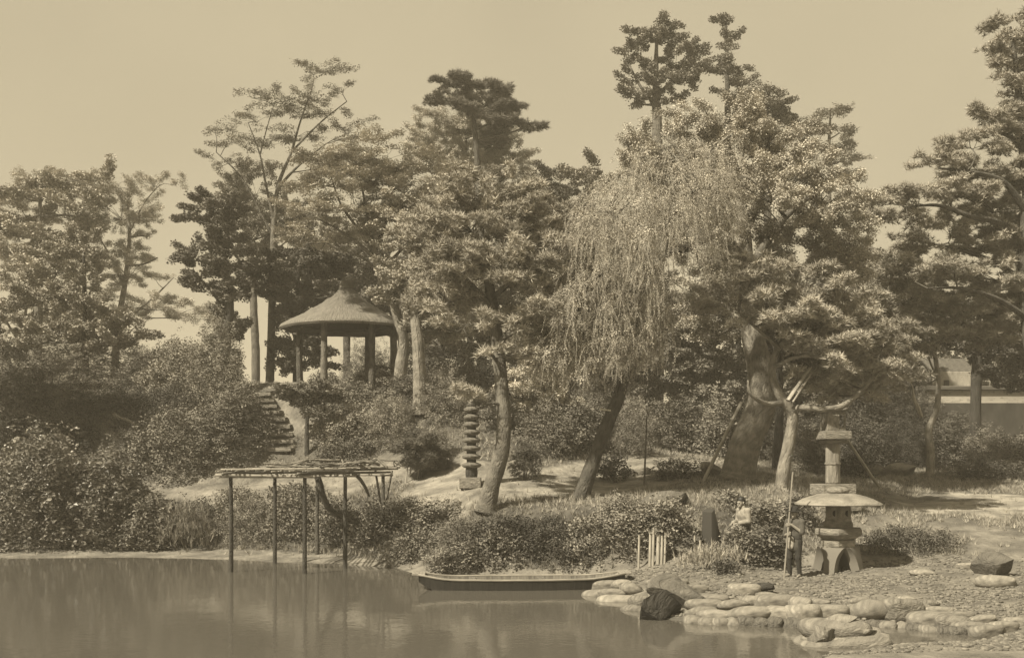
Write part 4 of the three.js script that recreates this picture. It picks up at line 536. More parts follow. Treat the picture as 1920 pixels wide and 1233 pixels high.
// ------------------------------------------------------------------ trees, from the huge trunk outwards
tree({ name: 'old_evergreen', style: 'oak', l: 0.24, leaf: { kind: 'fine' }, bark: 'barkPale', limbBark: 'barkMid', label: 'huge old evergreen with the thickest leaning trunk and a broad domed crown', seg: 16,
  trunk: [[1383, 893, 0, 0.54], [1398, 830, 0, 0.5], [1426, 765, 0, 0.45], [1426, 700, 0, 0.4], [1414, 640, 0, 0.36], [1402, 560, 0.3, 0.32], [1396, 480, 0.5, 0.28], [1392, 400, 0.8, 0.2], [1375, 300, 1, 0.12]],
  limbs: [[[1396, 490, 0.5, 0.2], [1372, 462, -0.3, 0.16], [1340, 430, -0.6, 0.13], [1300, 380, -0.4, 0.1], [1270, 300, 0, 0.06]], [[1400, 520, 0.4, 0.18], [1440, 450, 0, 0.14], [1480, 400, -0.4, 0.1], [1530, 360, -0.5, 0.06]], [[1396, 440, 0.6, 0.15], [1430, 360, 1.2, 0.11], [1450, 300, 1.6, 0.07]], [[1406, 590, 0.3, 0.14], [1460, 540, 0.8, 0.11], [1530, 490, 1, 0.07], [1580, 460, 1, 0.04]]],
  blobs: [[1345, 225, 85, 42, 1, 1], [1250, 262, 62, 46, 1.5], [1425, 262, 85, 50, 1], [1200, 310, 50, 40, 1.5], [1490, 320, 75, 52, 0], [1535, 385, 62, 50, -0.5], [1380, 310, 90, 55, 1.5], [1570, 440, 48, 46, 0], [1470, 410, 85, 55, 0.5], [1500, 480, 90, 48, 1], [1580, 500, 45, 36, 0.5], [1420, 480, 50, 40, 1.5], [1300, 330, 80, 50, 2], [1440, 360, 60, 40, -1.5], [1540, 330, 36, 28, 0.5], [1560, 560, 60, 36, 1.5], [1310, 480, 60, 50, 2.5], [1350, 560, 60, 40, 2], [1600, 400, 30, 30, 0.5], [1260, 420, 50, 50, 2.5], [1345, 620, 50, 30, 3]] });
{ // the weeping tree: arching boughs and falling strands
  const b = ground(1086, 936), d = -b.z, t = base('weeping_tree', b, 'leaning weeping tree with pale hanging strands in front of the huge evergreen', 'tree');
  const pt = ([px, py, dd, r]) => ({ p: P(px, py, d + dd), r });
  const tr = [[1086, 936, 0, 0.25], [1110, 872, 0, 0.2], [1137, 800, 0, 0.19], [1162, 738, 0, 0.17], [1180, 670, 0.1, 0.15], [1196, 590, 0.2, 0.14], [1218, 520, 0.2, 0.13], [1246, 478, 0.2, 0.12], [1300, 460, 0.3, 0.11], [1325, 420, 0.4, 0.10], [1335, 350, 0.5, 0.07], [1330, 280, 0.5, 0.04]].map(pt); tr[0].p.copy(b); tr[0].p.y -= 0.1;
  mesh('trunk', tube(tr, 12, 0.2, 0.12, b), M.barkDark, t);
  const limbs = [[[1246, 478, 0.2, 0.1], [1243, 420, 0, 0.07], [1235, 380, -0.2, 0.055], [1205, 340, -0.3, 0.04], [1180, 320, -0.3, 0.025]], [[1325, 425, 0.4, 0.08], [1300, 340, 0.2, 0.06], [1270, 280, 0, 0.04], [1240, 250, 0, 0.02]], [[1325, 420, 0.4, 0.08], [1370, 360, 0, 0.06], [1395, 330, -0.3, 0.04], [1420, 345, -0.5, 0.025]], [[1218, 520, 0.2, 0.09], [1180, 430, -0.5, 0.06], [1140, 400, -0.8, 0.045], [1105, 405, -1, 0.025]], [[1300, 460, 0.3, 0.08], [1350, 440, 0.2, 0.06], [1385, 462, 0, 0.04], [1400, 480, 0, 0.025]], [[1196, 590, 0.2, 0.08], [1165, 540, -0.6, 0.055], [1130, 520, -0.9, 0.04], [1095, 540, -1.1, 0.025]], [[1185, 650, 0.1, 0.06], [1210, 600, -0.6, 0.045], [1235, 585, -1, 0.03], [1260, 610, -1.2, 0.02]], [[1335, 330, 0.5, 0.06], [1350, 270, 0, 0.04], [1375, 250, -0.2, 0.025]], [[1243, 430, 0, 0.06], [1280, 380, -0.8, 0.045], [1320, 350, -1.2, 0.03], [1350, 360, -1.4, 0.02]]].map((l) => l.map(pt));
  const src = []; for (const l of limbs) { for (const q of l) q.r *= 1.35; mesh('branch', tube(l, 6, 0.15, 0.15, b), M.barkPale, t); const cv = new THREE.CatmullRomCurve3(l.map((q) => q.p)); for (let i = 6; i <= 24; i++) src.push(cv.getPoint(i / 24)); }
  { const cv = new THREE.CatmullRomCurve3(tr.slice(5).map((q) => q.p)); for (let i = 4; i <= 24; i++) src.push(cv.getPoint(i / 24)); }
  const axis = P(1265, 420, d), out = [], fz = [], twg = [], sub = [], floor = yAt(758, d);
  for (let i = 0; i < 3700; i++) {
    
    const py = 262 + 430 * Math.pow(rnd(), 0.66), f = (py - 262) / 430, mid = 1290 + 40 * Math.max(0, 0.4 - f) - 178 * Math.pow(f, 0.9), hw = f < 0.35 ? 75 + 240 * f : 159 - 80 * (f - 0.35), ang = rr(0, 6.28), rad = Math.pow(rnd(), 0.4), s = P(mid + hw * rad * Math.cos(ang) + 18 * gs(), py + 14 * gs(), d - 0.3 + hw * 0.0145 * rad * Math.sin(ang));
    if (fbm(s.x * 0.9, s.y * 0.7, s.z * 0.9, 3) < 0.47 && rnd() < 0.85) continue; if (f > 0.4 && s.x > 4.2 && rnd() < 0.6) continue;
    const a = Math.atan2(s.z - axis.z, s.x - axis.x) + rr(-1.2, 1.2), right = s.x > axis.x + 0.3;
    if (i % 9 === 0) { let bst = src[0], bd = 1e9; for (const q of src) { const e = q.distanceTo(s); if (e < bd) { bd = e; bst = q; } } if (bd > 0.15) sub.push(tube([{ p: bst, r: 0.022 }, { p: bst.clone().lerp(s, 0.5).add(V(rr(-0.1, 0.1), 0.12, rr(-0.1, 0.1))), r: 0.015 }, { p: s, r: 0.007 }], 4, 0.4, 0.1, b)); }
    const reach = right ? rr(0.15, 0.75) : rr(0.2, 1.25), rise = rr(0.0, 0.35), len = right ? rr(0.3, 1.1) : rr(0.3, 1.8), pts = [], n = 6;
    for (let k = 0; k <= n; k++) { const u = k / n, e = 1 - Math.exp(-2.4 * u), p = s.clone().add(V(Math.cos(a) * reach * e, rise * 3 * u * (1 - u) - len * (0.2 * u + 0.8 * u * u), Math.sin(a) * reach * e)); p.x += 0.5 * (fbm(i * 3.1, u * 2.4, 1, 2) - 0.5) * u; p.z += 0.5 * (fbm(i * 5.1, u * 2.4, 8, 2) - 0.5) * u; if (p.y < floor + 1.6 * hash(i, 3, 3)) break; pts.push(p); }
    if (pts.length < 3) continue;
    twg.push(tube(pts.map((p, k) => ({ p, r: 0.009 * (1 - 0.75 * k / pts.length) })), 3, 0.4, 0, b));
    for (let k = 0; k < pts.length - 1; k++) { const w = pts[k].clone().sub(pts[k + 1]), L = w.length(); w.normalize(); out.push([pts[k], Math.max(0.3, L * 1.15), w, rr(0.8, 1.2)]); if (rnd() < 0.5) fz.push([pts[k].clone().add(V(rr(-0.15, 0.15), rr(-0.1, 0.1), rr(-0.15, 0.15))), rr(0.4, 0.8), null, rr(0.8, 1.2)]); if (rnd() < 0.6) out.push([pts[k].clone().add(V(rr(-0.12, 0.12), rr(-0.05, 0.05), rr(-0.12, 0.12))), Math.max(0.3, L), V(w.x + rr(-0.6, 0.6), w.y, w.z + rr(-0.6, 0.6)).normalize(), rr(0.8, 1.2)]); }
  }
  tag(mesh('twigs', merged(sub), M.barkPale, t), null, null, null, 'stuff');
  tag(mesh('hanging_twigs', merged(twg), M.twigPale, t), null, null, null, 'stuff');
  instances('crown', 'strand', out, 0.28, b, t, 0.25, 0.8);
  instances('blossom_sprays', 'fine', fz, 0.25, b, t, 0.3, 0.85);
}
tree({ name: 'curved_pine', style: 'pine', bark: 'barkMid', label: 'pine with an S-curved trunk at the bank edge behind the punt',
  trunk: [[910, 953, 0, 0.28], [924, 900, 0, 0.24], [941, 845, 0, 0.22], [944, 780, 0, 0.2], [938, 700, 0.2, 0.19], [930, 620, 0.3, 0.17], [918, 540, 0.3, 0.15], [908, 480, 0.2, 0.11], [900, 400, 0, 0.06]],
  limbs: [[[925, 580, 0.3, 0.09], [890, 540, 0, 0.07], [862, 512, -0.3, 0.055], [838, 503, -0.5, 0.03]], [[922, 560, 0.3, 0.09], [950, 535, -0.3, 0.07], [975, 515, -0.6, 0.05], [1010, 500, -0.8, 0.03]], [[912, 500, 0.2, 0.08], [950, 450, 0.4, 0.05], [1000, 430, 0.6, 0.03]], [[932, 640, 0.3, 0.08], [970, 620, -0.4, 0.055], [1005, 600, -0.6, 0.03]], [[936, 680, 0.2, 0.06], [905, 650, -0.4, 0.04], [880, 640, -0.6, 0.025]], [[943, 762, 0, 0.05], [925, 755, -0.2, 0.04], [903, 766, -0.3, 0.025]]],
  blobs: [[880, 420, 95, 42, 0.3], [965, 425, 85, 42, 0.5], [1030, 480, 62, 42, 0], [850, 488, 70, 34, -0.4], [965, 510, 80, 40, -0.6], [1050, 555, 46, 36, 0.2], [800, 450, 55, 40, 0.3], [915, 360, 80, 40, 0.6], [1005, 600, 62, 34, -0.5], [875, 600, 55, 24, -0.5], [830, 560, 55, 34, 0.3], [985, 650, 48, 26, -0.4], [1065, 470, 40, 50, 0.8], [1090, 420, 40, 40, 1.0], [905, 480, 50, 30, -0.8], [890, 745, 20, 10, -0.3]] });
tree({ name: 'fan_branched_tree', style: 'maple', bark: 'barkPale', limbBark: 'barkMid', label: 'tree with a bent pale trunk fanning into many thin boughs over the pavilion',
  trunk: [[748, 736, 0, 0.29], [752, 690, 0, 0.24], [756, 640, 0, 0.22], [741, 580, -0.2, 0.18], [718, 530, -0.3, 0.16], [704, 485, -0.3, 0.14], [700, 455, -0.3, 0.1]],
  limbs: [[[704, 485, -0.3, 0.09], [670, 455, -0.6, 0.06], [625, 425, -0.8, 0.04], [585, 405, -1, 0.02]], [[704, 480, -0.3, 0.09], [672, 430, -0.4, 0.06], [640, 385, -0.5, 0.04], [620, 330, -0.5, 0.02]], [[700, 462, -0.3, 0.09], [690, 410, 0, 0.06], [678, 350, 0.2, 0.04], [665, 300, 0.3, 0.02]], [[702, 470, -0.3, 0.09], [722, 420, 0, 0.06], [735, 360, 0.2, 0.04], [748, 310, 0.2, 0.02]], [[712, 510, -0.3, 0.09], [750, 470, 0, 0.06], [790, 420, 0.3, 0.04], [820, 370, 0.3, 0.02]], [[718, 530, -0.3, 0.07], [690, 490, -0.8, 0.045], [645, 470, -1.0, 0.03], [610, 455, -0.6, 0.018]], [[735, 565, -0.2, 0.07], [775, 540, -0.8, 0.05], [800, 515, -1, 0.03]]],
  blobs: [[625, 320, 72, 32, -0.5], [705, 295, 85, 34, 0.3], [595, 390, 56, 28, -1], [672, 385, 70, 36, -0.4], [760, 350, 70, 40, 0.4], [600, 450, 46, 18, 1], [820, 330, 60, 36, 0.6], [575, 340, 40, 22, -0.6], [740, 430, 60, 36, 0.2], [700, 340, 60, 30, 1], [790, 400, 46, 30, 0.8], [805, 500, 40, 24, -1], [560, 440, 36, 18, 1]] });
tree({ name: 'flared_trunk_tree', style: 'oak', bark: 'barkPale', label: 'broad-leaved tree with a pale flared trunk on the slope below the pavilion', trunk: [[790, 772, 0, 0.36], [787, 705, 0, 0.25], [783, 640, 0, 0.22], [776, 570, 0.2, 0.17], [770, 500, 0.4, 0.12], [772, 430, 0.5, 0.06]],
  limbs: [[[780, 600, 0.1, 0.1], [815, 560, 0, 0.07], [850, 530, 0, 0.03]], [[778, 580, 0.2, 0.09], [750, 550, 0.4, 0.06], [735, 530, 0.6, 0.03]]],
  blobs: [[780, 520, 62, 42, 0.3], [835, 545, 58, 44, 0], [765, 440, 60, 46, 0.8], [735, 545, 36, 30, 0.8], [830, 470, 60, 44, 1], [860, 610, 40, 34, 0.5], [800, 610, 40, 26, 0.8], [790, 375, 50, 36, 1.2]] });
tree({ name: 'domed_tree', style: 'oak', leaf: { kind: 'fine' }, l: 0.24, bark: 'barkPale', label: 'tall tree with a light rounded top rising over the middle of the wood', trunk: [[884, 700, 0, 0.22], [881, 630, 0, 0.18], [876, 540, 0, 0.16], [872, 440, 0, 0.13], [872, 340, 0, 0.1], [875, 240, 0, 0.05]],
  limbs: [[[873, 430, 0, 0.09], [830, 360, 0, 0.06], [800, 310, 0, 0.03]], [[872, 400, 0, 0.09], [915, 340, 0, 0.06], [945, 300, 0, 0.03]]],
  blobs: [[850, 218, 66, 34, 0], [905, 245, 60, 36, 0], [810, 265, 48, 36, 0], [880, 290, 75, 44, 0.5], [945, 305, 46, 34, 0], [820, 325, 66, 40, 0], [910, 350, 80, 44, 0.5], [985, 360, 46, 34, 0.5], [1040, 400, 50, 40, 1], [960, 400, 60, 40, 1]] });
tree({ name: 'dark_topped_pine', style: 'pine', l: 0.09, leaf: { size: 1.5, rc: 0.5, dens: 0.8 }, bark: 'barkDark', d: 57, label: 'distant dark pine whose layered top shows above the rounded light crown', trunk: [[905, 640, 0, 0.3], [900, 450, 0, 0.24], [895, 300, 0, 0.16], [885, 200, 0, 0.1], [875, 150, 0, 0.05]], limbs: [],
  blobs: [[868, 158, 42, 13, 0], [905, 172, 40, 16, 0], [828, 182, 40, 11, 0], [930, 200, 44, 18, 0], [890, 205, 60, 20, 0], [955, 226, 36, 14, 0], [982, 238, 18, 8, 0], [940, 260, 40, 16, 1]] });
tree({ name: 'feathery_tall_tree', style: 'thin', bark: 'barkMid', d: 49, label: 'tall airy tree with a feathery see-through crown above the pavilion', trunk: [[505, 700, 0, 0.2], [510, 560, 0, 0.16], [513, 430, 0, 0.13], [522, 345, 0, 0.085], [546, 285, 0, 0.06], [562, 230, 0, 0.04], [585, 165, 0, 0.02]],
  limbs: [[[514, 420, 0, 0.07], [497, 340, -0.3, 0.05], [487, 290, -0.5, 0.035], [465, 230, -0.6, 0.018]], [[522, 350, 0, 0.07], [560, 310, 0.4, 0.05], [610, 270, 0.5, 0.025]], [[546, 285, 0, 0.05], [600, 230, 0, 0.035], [650, 190, 0, 0.02]], [[510, 440, 0, 0.06], [450, 330, -0.4, 0.04], [405, 285, -0.6, 0.02]], [[487, 290, -0.5, 0.035], [500, 240, -0.3, 0.025], [515, 190, 0, 0.015]]],
  blobs: [[585, 130, 58, 16, 0], [640, 165, 40, 12, 0], [540, 180, 60, 18, 0], [610, 205, 62, 18, 0.4], [480, 225, 52, 15, -0.4], [655, 245, 36, 14, 0.3], [560, 250, 50, 15, 0], [440, 262, 50, 13, -0.5], [505, 270, 46, 12, 0.5], [400, 235, 36, 11, -0.5], [620, 290, 55, 14, 0.5], [470, 310, 36, 10, -0.4], [410, 300, 40, 10, -0.5], [650, 320, 40, 14, 0.4], [470, 180, 36, 10, -0.3], [690, 250, 26, 9, 0.3]] });
tree({ name: 'pale_trunk_tree', style: 'oak', l: 0.13, bark: 'barkMid', label: 'tree with a straight pale-sided trunk at the head of the stone steps', trunk: [[479, 716, 0, 0.26], [479, 660, 0, 0.23], [476, 600, 0, 0.22], [474, 530, 0, 0.19], [470, 470, 0, 0.16], [462, 420, 0, 0.12], [455, 360, 0, 0.06]],
  limbs: [[[474, 540, 0, 0.1], [450, 490, -0.3, 0.07], [420, 460, -0.5, 0.03]], [[473, 530, 0, 0.1], [505, 480, 0.2, 0.07], [540, 450, 0.3, 0.03]], [[475, 575, 0, 0.05], [463, 555, -0.2, 0.04], [455, 540, -0.3, 0.02]]],
  blobs: [[480, 355, 56, 34, 0], [440, 395, 46, 34, -0.3], [520, 410, 50, 40, 0.3], [470, 440, 62, 38, -0.5], [540, 470, 46, 36, 0.5], [500, 490, 50, 34, 0], [585, 505, 36, 22, 1.5], [450, 330, 36, 20, 0]] });
tree({ name: 'dark_broadleaf', style: 'dark', bark: 'barkVeryDark', d: 46.5, label: 'dark dense tree with a notched outline between the left grove and the pale straight trunk', trunk: [[418, 720, 0, 0.22], [424, 640, 0, 0.2], [430, 570, 0, 0.18], [420, 500, 0, 0.14], [410, 420, 0, 0.08]], limbs: [[[426, 580, 0, 0.1], [390, 540, 0, 0.07], [365, 510, 0, 0.03]]],
  blobs: [[405, 390, 50, 20, 0], [365, 405, 28, 12, 0], [425, 430, 46, 26, 0], [375, 470, 44, 26, 0], [430, 490, 46, 30, 0], [400, 525, 50, 24, 0], [440, 550, 26, 24, 0], [345, 480, 20, 12, 0], [425, 620, 22, 16, 0.3], [400, 575, 30, 12, 0.3], [446, 625, 16, 14, 0.3]] });
tree({ name: 'dense_evergreen', style: 'dark', l: 0.06, bark: 'barkVeryDark', d: 48.5, label: 'black-green bushy evergreen seen through the posts of the pavilion', trunk: [[556, 716, 0, 0.2], [556, 650, 0, 0.15], [558, 560, 0, 0.1], [560, 500, 0, 0.05]], blobs: [[556, 500, 50, 36, 0], [530, 560, 44, 40, 0], [590, 550, 40, 36, 0], [548, 630, 44, 44, 0], [570, 670, 42, 40, 0], [525, 670, 24, 36, 0], [505, 530, 30, 40, 0.3], [600, 490, 50, 30, 0.5]] });
// the grove on the far left
tree({ name: 'grove_tree', style: 'oak', leaf: { kind: 'fine', dens: 0.6 }, l: 0.24, bark: 'barkPale', label: 'grove tree with a crooked pale trunk rising from the clipped hedge', trunk: [[208, 700, 0, 0.22], [217, 650, 0, 0.2], [222, 600, 0, 0.17], [235, 520, 0.2, 0.13], [242, 440, 0.3, 0.09], [238, 370, 0.3, 0.05]],
  limbs: [[[219, 630, 0, 0.1], [250, 590, -0.4, 0.07], [290, 555, -0.6, 0.05], [325, 520, -0.8, 0.025]], [[233, 540, 0.2, 0.08], [200, 470, 0.4, 0.05], [170, 420, 0.5, 0.025]], [[240, 440, 0.3, 0.06], [270, 380, 0, 0.04], [300, 345, 0, 0.02]]],
  blobs: [[225, 400, 60, 34, 0.3], [210, 345, 55, 22, 0.3], [290, 345, 45, 14, 0], [260, 400, 28, 16, -0.2], [190, 470, 60, 36, 0.5], [240, 510, 40, 34, 0.3], [290, 575, 60, 20, -0.6], [350, 590, 50, 18, -0.6], [220, 580, 50, 24, 0.4], [275, 440, 20, 8, 0], [295, 480, 22, 8, 0], [290, 520, 26, 7, 0], [330, 345, 22, 8, 0]] });
tree({ name: 'many_stemmed_tree', style: 'maple', leaf: { dens: 0.55 }, l: 0.25, bark: 'barkPale', limbBark: 'barkPale', twig: 'twigPale', label: 'many-stemmed tree sweeping its pale boughs upward at the edge of the plate', trunk: [[44, 700, 0, 0.24], [42, 660, 0, 0.2], [40, 640, 0, 0.17], [42, 620, 0, 0.14]],
  limbs: [[[40, 640, 0, 0.11], [60, 590, -0.3, 0.085], [95, 530, -0.5, 0.065], [130, 470, -0.6, 0.04], [160, 420, -0.6, 0.02]], [[40, 640, 0, 0.11], [48, 580, 0.2, 0.08], [58, 510, 0.3, 0.06], [62, 430, 0.3, 0.03]], [[42, 650, 0, 0.1], [90, 610, -0.8, 0.075], [150, 585, -1.1, 0.055], [210, 560, -1.2, 0.03]], [[42, 655, 0, 0.1], [110, 640, -0.8, 0.06], [170, 615, -1.2, 0.045], [240, 600, -1.3, 0.025]], [[42, 640, 0, 0.09], [75, 600, 0.4, 0.06], [130, 540, 0.6, 0.04], [190, 500, 0.8, 0.02]], [[42, 650, 0, 0.09], [10, 600, 0, 0.06], [-20, 520, 0, 0.03]]],
  blobs: [[80, 350, 60, 30, 0], [40, 400, 50, 34, 0.2], [120, 395, 56, 36, -0.3], [60, 460, 60, 36, 0.3], [140, 460, 52, 32, -0.6], [30, 520, 44, 34, 0.3], [110, 530, 62, 30, 0.5], [170, 545, 40, 24, -1], [60, 590, 50, 22, 0.6], [140, 600, 56, 18, 0.9], [20, 450, 30, 40, 0], [0, 600, 30, 40, 0.3], [180, 610, 40, 14, -1.2], [150, 350, 36, 18, 0.2]] });
tree({ name: 'slim_grove_tree', style: 'dark', l: 0.17, leaf: { dens: 0.8 }, bark: 'barkVeryDark', d: 46, label: 'slim dark-stemmed tree between the crooked pale trunk and the many-stemmed one', trunk: [[160, 700, 0, 0.14], [159, 640, 0, 0.12], [158, 560, 0, 0.1], [156, 470, 0, 0.05]], blobs: [[150, 560, 60, 40, 0], [100, 620, 60, 30, 0], [190, 640, 50, 24, 0], [60, 560, 50, 40, 0.5], [150, 480, 50, 40, 0.3], [240, 620, 40, 30, 0.4], [20, 630, 40, 40, 0.5]] });
tree({ name: 'hazy_tree', style: 'far', l: 0.2, leaf: { dens: 0.6 }, bark: 'barkMid', d: 58, label: 'blurred pale treetop standing behind the grove at the plate edge', trunk: [[70, 690, 0, 0.25], [72, 500, 0, 0.2], [75, 350, 0, 0.06]], blobs: [[75, 335, 40, 16, 0], [40, 360, 40, 20, 0], [110, 360, 40, 20, 0], [190, 330, 30, 12, 0], [160, 400, 50, 30, 0], [60, 420, 60, 30, 0], [100, 500, 80, 40, 0]] });
// tall trees far behind the middle
tree({ name: 'tall_distant_tree', style: 'far', bark: 'barkMid', d: 60, label: 'tallest distant tree with an open holed crown above the weeping tree', trunk: [[1232, 700, 0, 0.4], [1232, 400, 0, 0.36], [1232, 230, 0, 0.28], [1230, 140, 0, 0.16], [1232, 60, 0, 0.06]], limbs: [[[1232, 200, 0, 0.12], [1200, 160, 0, 0.08], [1180, 120, 0, 0.04]], [[1232, 180, 0, 0.12], [1270, 140, 0, 0.08], [1295, 110, 0, 0.04]]], leaf: { dens: 0.85, rc: 0.45, size: 1.25 }, l: 0.12,
  blobs: [[1232, 48, 34, 14, 0], [1205, 72, 34, 16, 0], [1255, 72, 30, 14, 0], [1185, 108, 22, 22, 0], [1222, 112, 20, 16, 0], [1262, 112, 24, 20, 0], [1296, 100, 26, 16, 0], [1310, 128, 20, 16, 0], [1182, 150, 26, 14, 0], [1225, 150, 30, 16, 0], [1280, 150, 28, 16, 0], [1180, 176, 26, 12, 0], [1238, 185, 24, 14, 0], [1200, 192, 20, 10, 0], [1270, 178, 22, 10, 0]] });
tree({ name: 'spindly_distant_tree', style: 'far', l: 0.12, leaf: { dens: 0.7, rc: 0.4, size: 1.2 }, bark: 'barkDark', d: 62, label: 'spindly distant tree like a thin plume beside the tallest one', trunk: [[1368, 700, 0, 0.3], [1366, 350, 0, 0.24], [1364, 150, 0, 0.14], [1362, 40, 0, 0.05]], blobs: [[1360, 42, 20, 10, 0], [1365, 65, 16, 8, 0], [1358, 90, 16, 10, 0], [1368, 112, 18, 8, 0], [1385, 128, 26, 9, 0], [1362, 145, 18, 12, 0], [1395, 150, 14, 8, 0], [1364, 180, 22, 14, 0], [1400, 175, 30, 14, 0]] });
tree({ name: 'conical_distant_tree', style: 'far', l: 0.13, bark: 'barkDark', d: 58, leaf: { rc: 0.4, size: 1.2, dens: 0.8 }, label: 'distant tree top peeping over the right shoulder of the huge crown', trunk: [[1440, 700, 0, 0.3], [1440, 400, 0, 0.2], [1440, 170, 0, 0.06]], blobs: [[1432, 172, 22, 10, 0], [1450, 190, 26, 10, 0], [1430, 205, 40, 14, 0], [1468, 210, 20, 8, 0], [1445, 235, 40, 16, 0]] });
tree({ name: 'faint_layered_pine', style: 'thin', leaf: { size: 1.3, dens: 0.5, rc: 0.45 }, l: 0.16, bark: 'barkMid', d: 66, label: 'faint far pine with thin flat tiers beyond the huge evergreen', trunk: [[1556, 700, 0, 0.25], [1556, 450, 0, 0.18], [1554, 300, 0, 0.12], [1558, 205, 0, 0.05]], blobs: [[1565, 210, 30, 8, 0], [1530, 234, 30, 9, 0], [1575, 245, 30, 8, 0], [1590, 268, 20, 6, 0], [1545, 275, 30, 6, 0], [1575, 300, 45, 8, 0], [1590, 330, 36, 8, 0]] });
// trees closing the view behind, one by one
[[650, 430, 520, 60, 'behind the thatched roof'], [740, 470, 600, 58, 'behind the bent pale trunk'], [830, 480, 640, 56, 'behind the flared trunk'], [960, 400, 620, 55, 'behind the curved pine crown'], [1030, 315, 640, 58, 'behind the gap beside the weeping strands'], [1120, 300, 560, 57, 'behind the weeping strands'], [1215, 520, 700, 52, 'low behind the weeping trunk'], [1310, 540, 720, 50, 'just behind the huge trunk'], [1500, 600, 760, 54, 'behind the spreading pine'], [1620, 560, 760, 60, 'behind the pillar lantern'], [1100, 620, 740, 50, 'low on the slope behind the weeping tree'], [1700, 560, 760, 66, 'far behind the slim pine'], [1385, 520, 720, 55, 'hidden behind the huge trunk'], [1650, 470, 720, 58, 'between the huge evergreen and the great pine'], [1728, 600, 770, 66, 'close beside the storehouse'], [1890, 600, 760, 64, 'over the pale garden wall'], [1560, 480, 700, 56, 'at the edge of the huge crown']]
  .forEach(([px, y0, y1, d, w], i) => { const m = (y0 + y1) / 2, h = (y1 - y0) / 2, r = (k) => (hash(i, k, 5) - 0.5);
    tree({ name: 'background_tree', style: i % 3 === 1 ? 'dark' : 'far', leaf: { size: 1.35, rc: 0.6, dens: 0.8 }, l: [0.13, 0.08, 0.15][i % 3], bark: 'barkDark', d, label: `${['leafy', 'dark', 'pale leafy'][i % 3]} background tree ${w}`, trunk: [[px, y1 + 40, 0, 0.22], [px + 8 * r(1), m + h * 0.5, 0, 0.18], [px + 20 * r(2), m - h * 0.4, 0, 0.06]], blobs: [[px - 50, y1 - 10, 44, 34, 0.3], [px + 44, y1, 44, 34, -0.3], [px, y1 + 10, 40, 30, 0], [px, y0 + 30, 46, 30, 0], [px - 40 + 20 * r(3), m - 20, 46, 36, 0.5], [px + 42 + 20 * r(4), m - 10, 46, 36, -0.5], [px + 10 * r(5), m + 10, 56, 44, 0], [px - 30, m + h * 0.55, 40, 30, 0.4], [px + 34, m + h * 0.5, 40, 30, 0]] }); });
// the spreading pine by the lanterns
tree({ name: 'spreading_pine', style: 'pine', bark: 'barkPale', limbBark: 'barkPale', label: 'small pine with a long sinuous bough over the pillar lantern', trunk: [[1464, 914, 0, 0.2], [1472, 868, 0, 0.18], [1484, 810, 0, 0.165], [1486, 775, 0, 0.16], [1470, 752, 0, 0.14], [1452, 722, 0.1, 0.12], [1448, 685, 0.1, 0.1], [1462, 650, 0, 0.085], [1488, 634, -0.2, 0.06]],
  limbs: [[[1482, 768, 0, 0.11], [1505, 764, -0.3, 0.1], [1545, 767, -0.5, 0.09], [1578, 762, -0.5, 0.085], [1605, 742, -0.4, 0.075], [1632, 715, -0.3, 0.06], [1655, 694, -0.3, 0.045], [1690, 688, -0.3, 0.03], [1700, 708, -0.3, 0.02]], [[1470, 755, 0, 0.09], [1440, 757, -0.3, 0.08], [1418, 747, -0.5, 0.065], [1405, 735, -0.6, 0.05], [1403, 712, -0.6, 0.03]], [[1488, 634, -0.2, 0.06], [1478, 615, -0.4, 0.05], [1500, 560, -0.4, 0.035], [1496, 530, -0.4, 0.02]], [[1462, 655, 0, 0.07], [1425, 620, -0.5, 0.05], [1385, 585, -0.7, 0.03]], [[1448, 690, 0.1, 0.07], [1500, 668, -0.5, 0.05], [1550, 672, -0.8, 0.03]], [[1630, 716, -0.3, 0.04], [1640, 690, -0.4, 0.03], [1648, 668, -0.4, 0.02]]],
  blobs: [[1375, 560, 62, 40, -0.6], [1440, 530, 58, 42, -0.4], [1505, 540, 62, 42, -0.4], [1560, 590, 66, 40, -0.3], [1480, 595, 62, 30, -0.6], [1425, 600, 50, 30, -0.8], [1600, 640, 58, 32, -0.4], [1540, 650, 60, 28, -0.7], [1640, 690, 46, 26, -0.3], [1570, 705, 56, 26, 0.3], [1500, 710, 30, 16, 0.3], [1570, 735, 50, 14, 0.9], [1640, 735, 34, 16, 0.9], [1660, 640, 46, 28, 0], [1680, 700, 30, 26, 0], [1400, 500, 46, 26, -0.3]] });
{ const a = P(1520, 690, 31.2), c = P(1478, 747, 30.9); poleThing('brace_pole', 'pale brace tied between the trunk and the upper boughs of the spreading pine', 'pole', a, c, 0.065, M.bamboo); poleThing('brace_pole', 'thinner second brace crossing the spreading pine below the first', 'pole', P(1522, 700, 31.1), P(1487, 750, 30.8), 0.03, M.bamboo); }
tree({ name: 'dark_slim_tree', style: 'dark', bark: 'barkVeryDark', label: 'slim dark trunk standing between the huge trunk and the spreading pine', trunk: [[1455, 884, 0, 0.17], [1458, 840, 0, 0.15], [1462, 780, 0, 0.14], [1462, 700, 0, 0.11], [1465, 620, 0, 0.06]], blobs: [[1465, 640, 50, 30, 0.4], [1510, 690, 50, 30, 0.6], [1540, 620, 50, 40, 0.8]] });
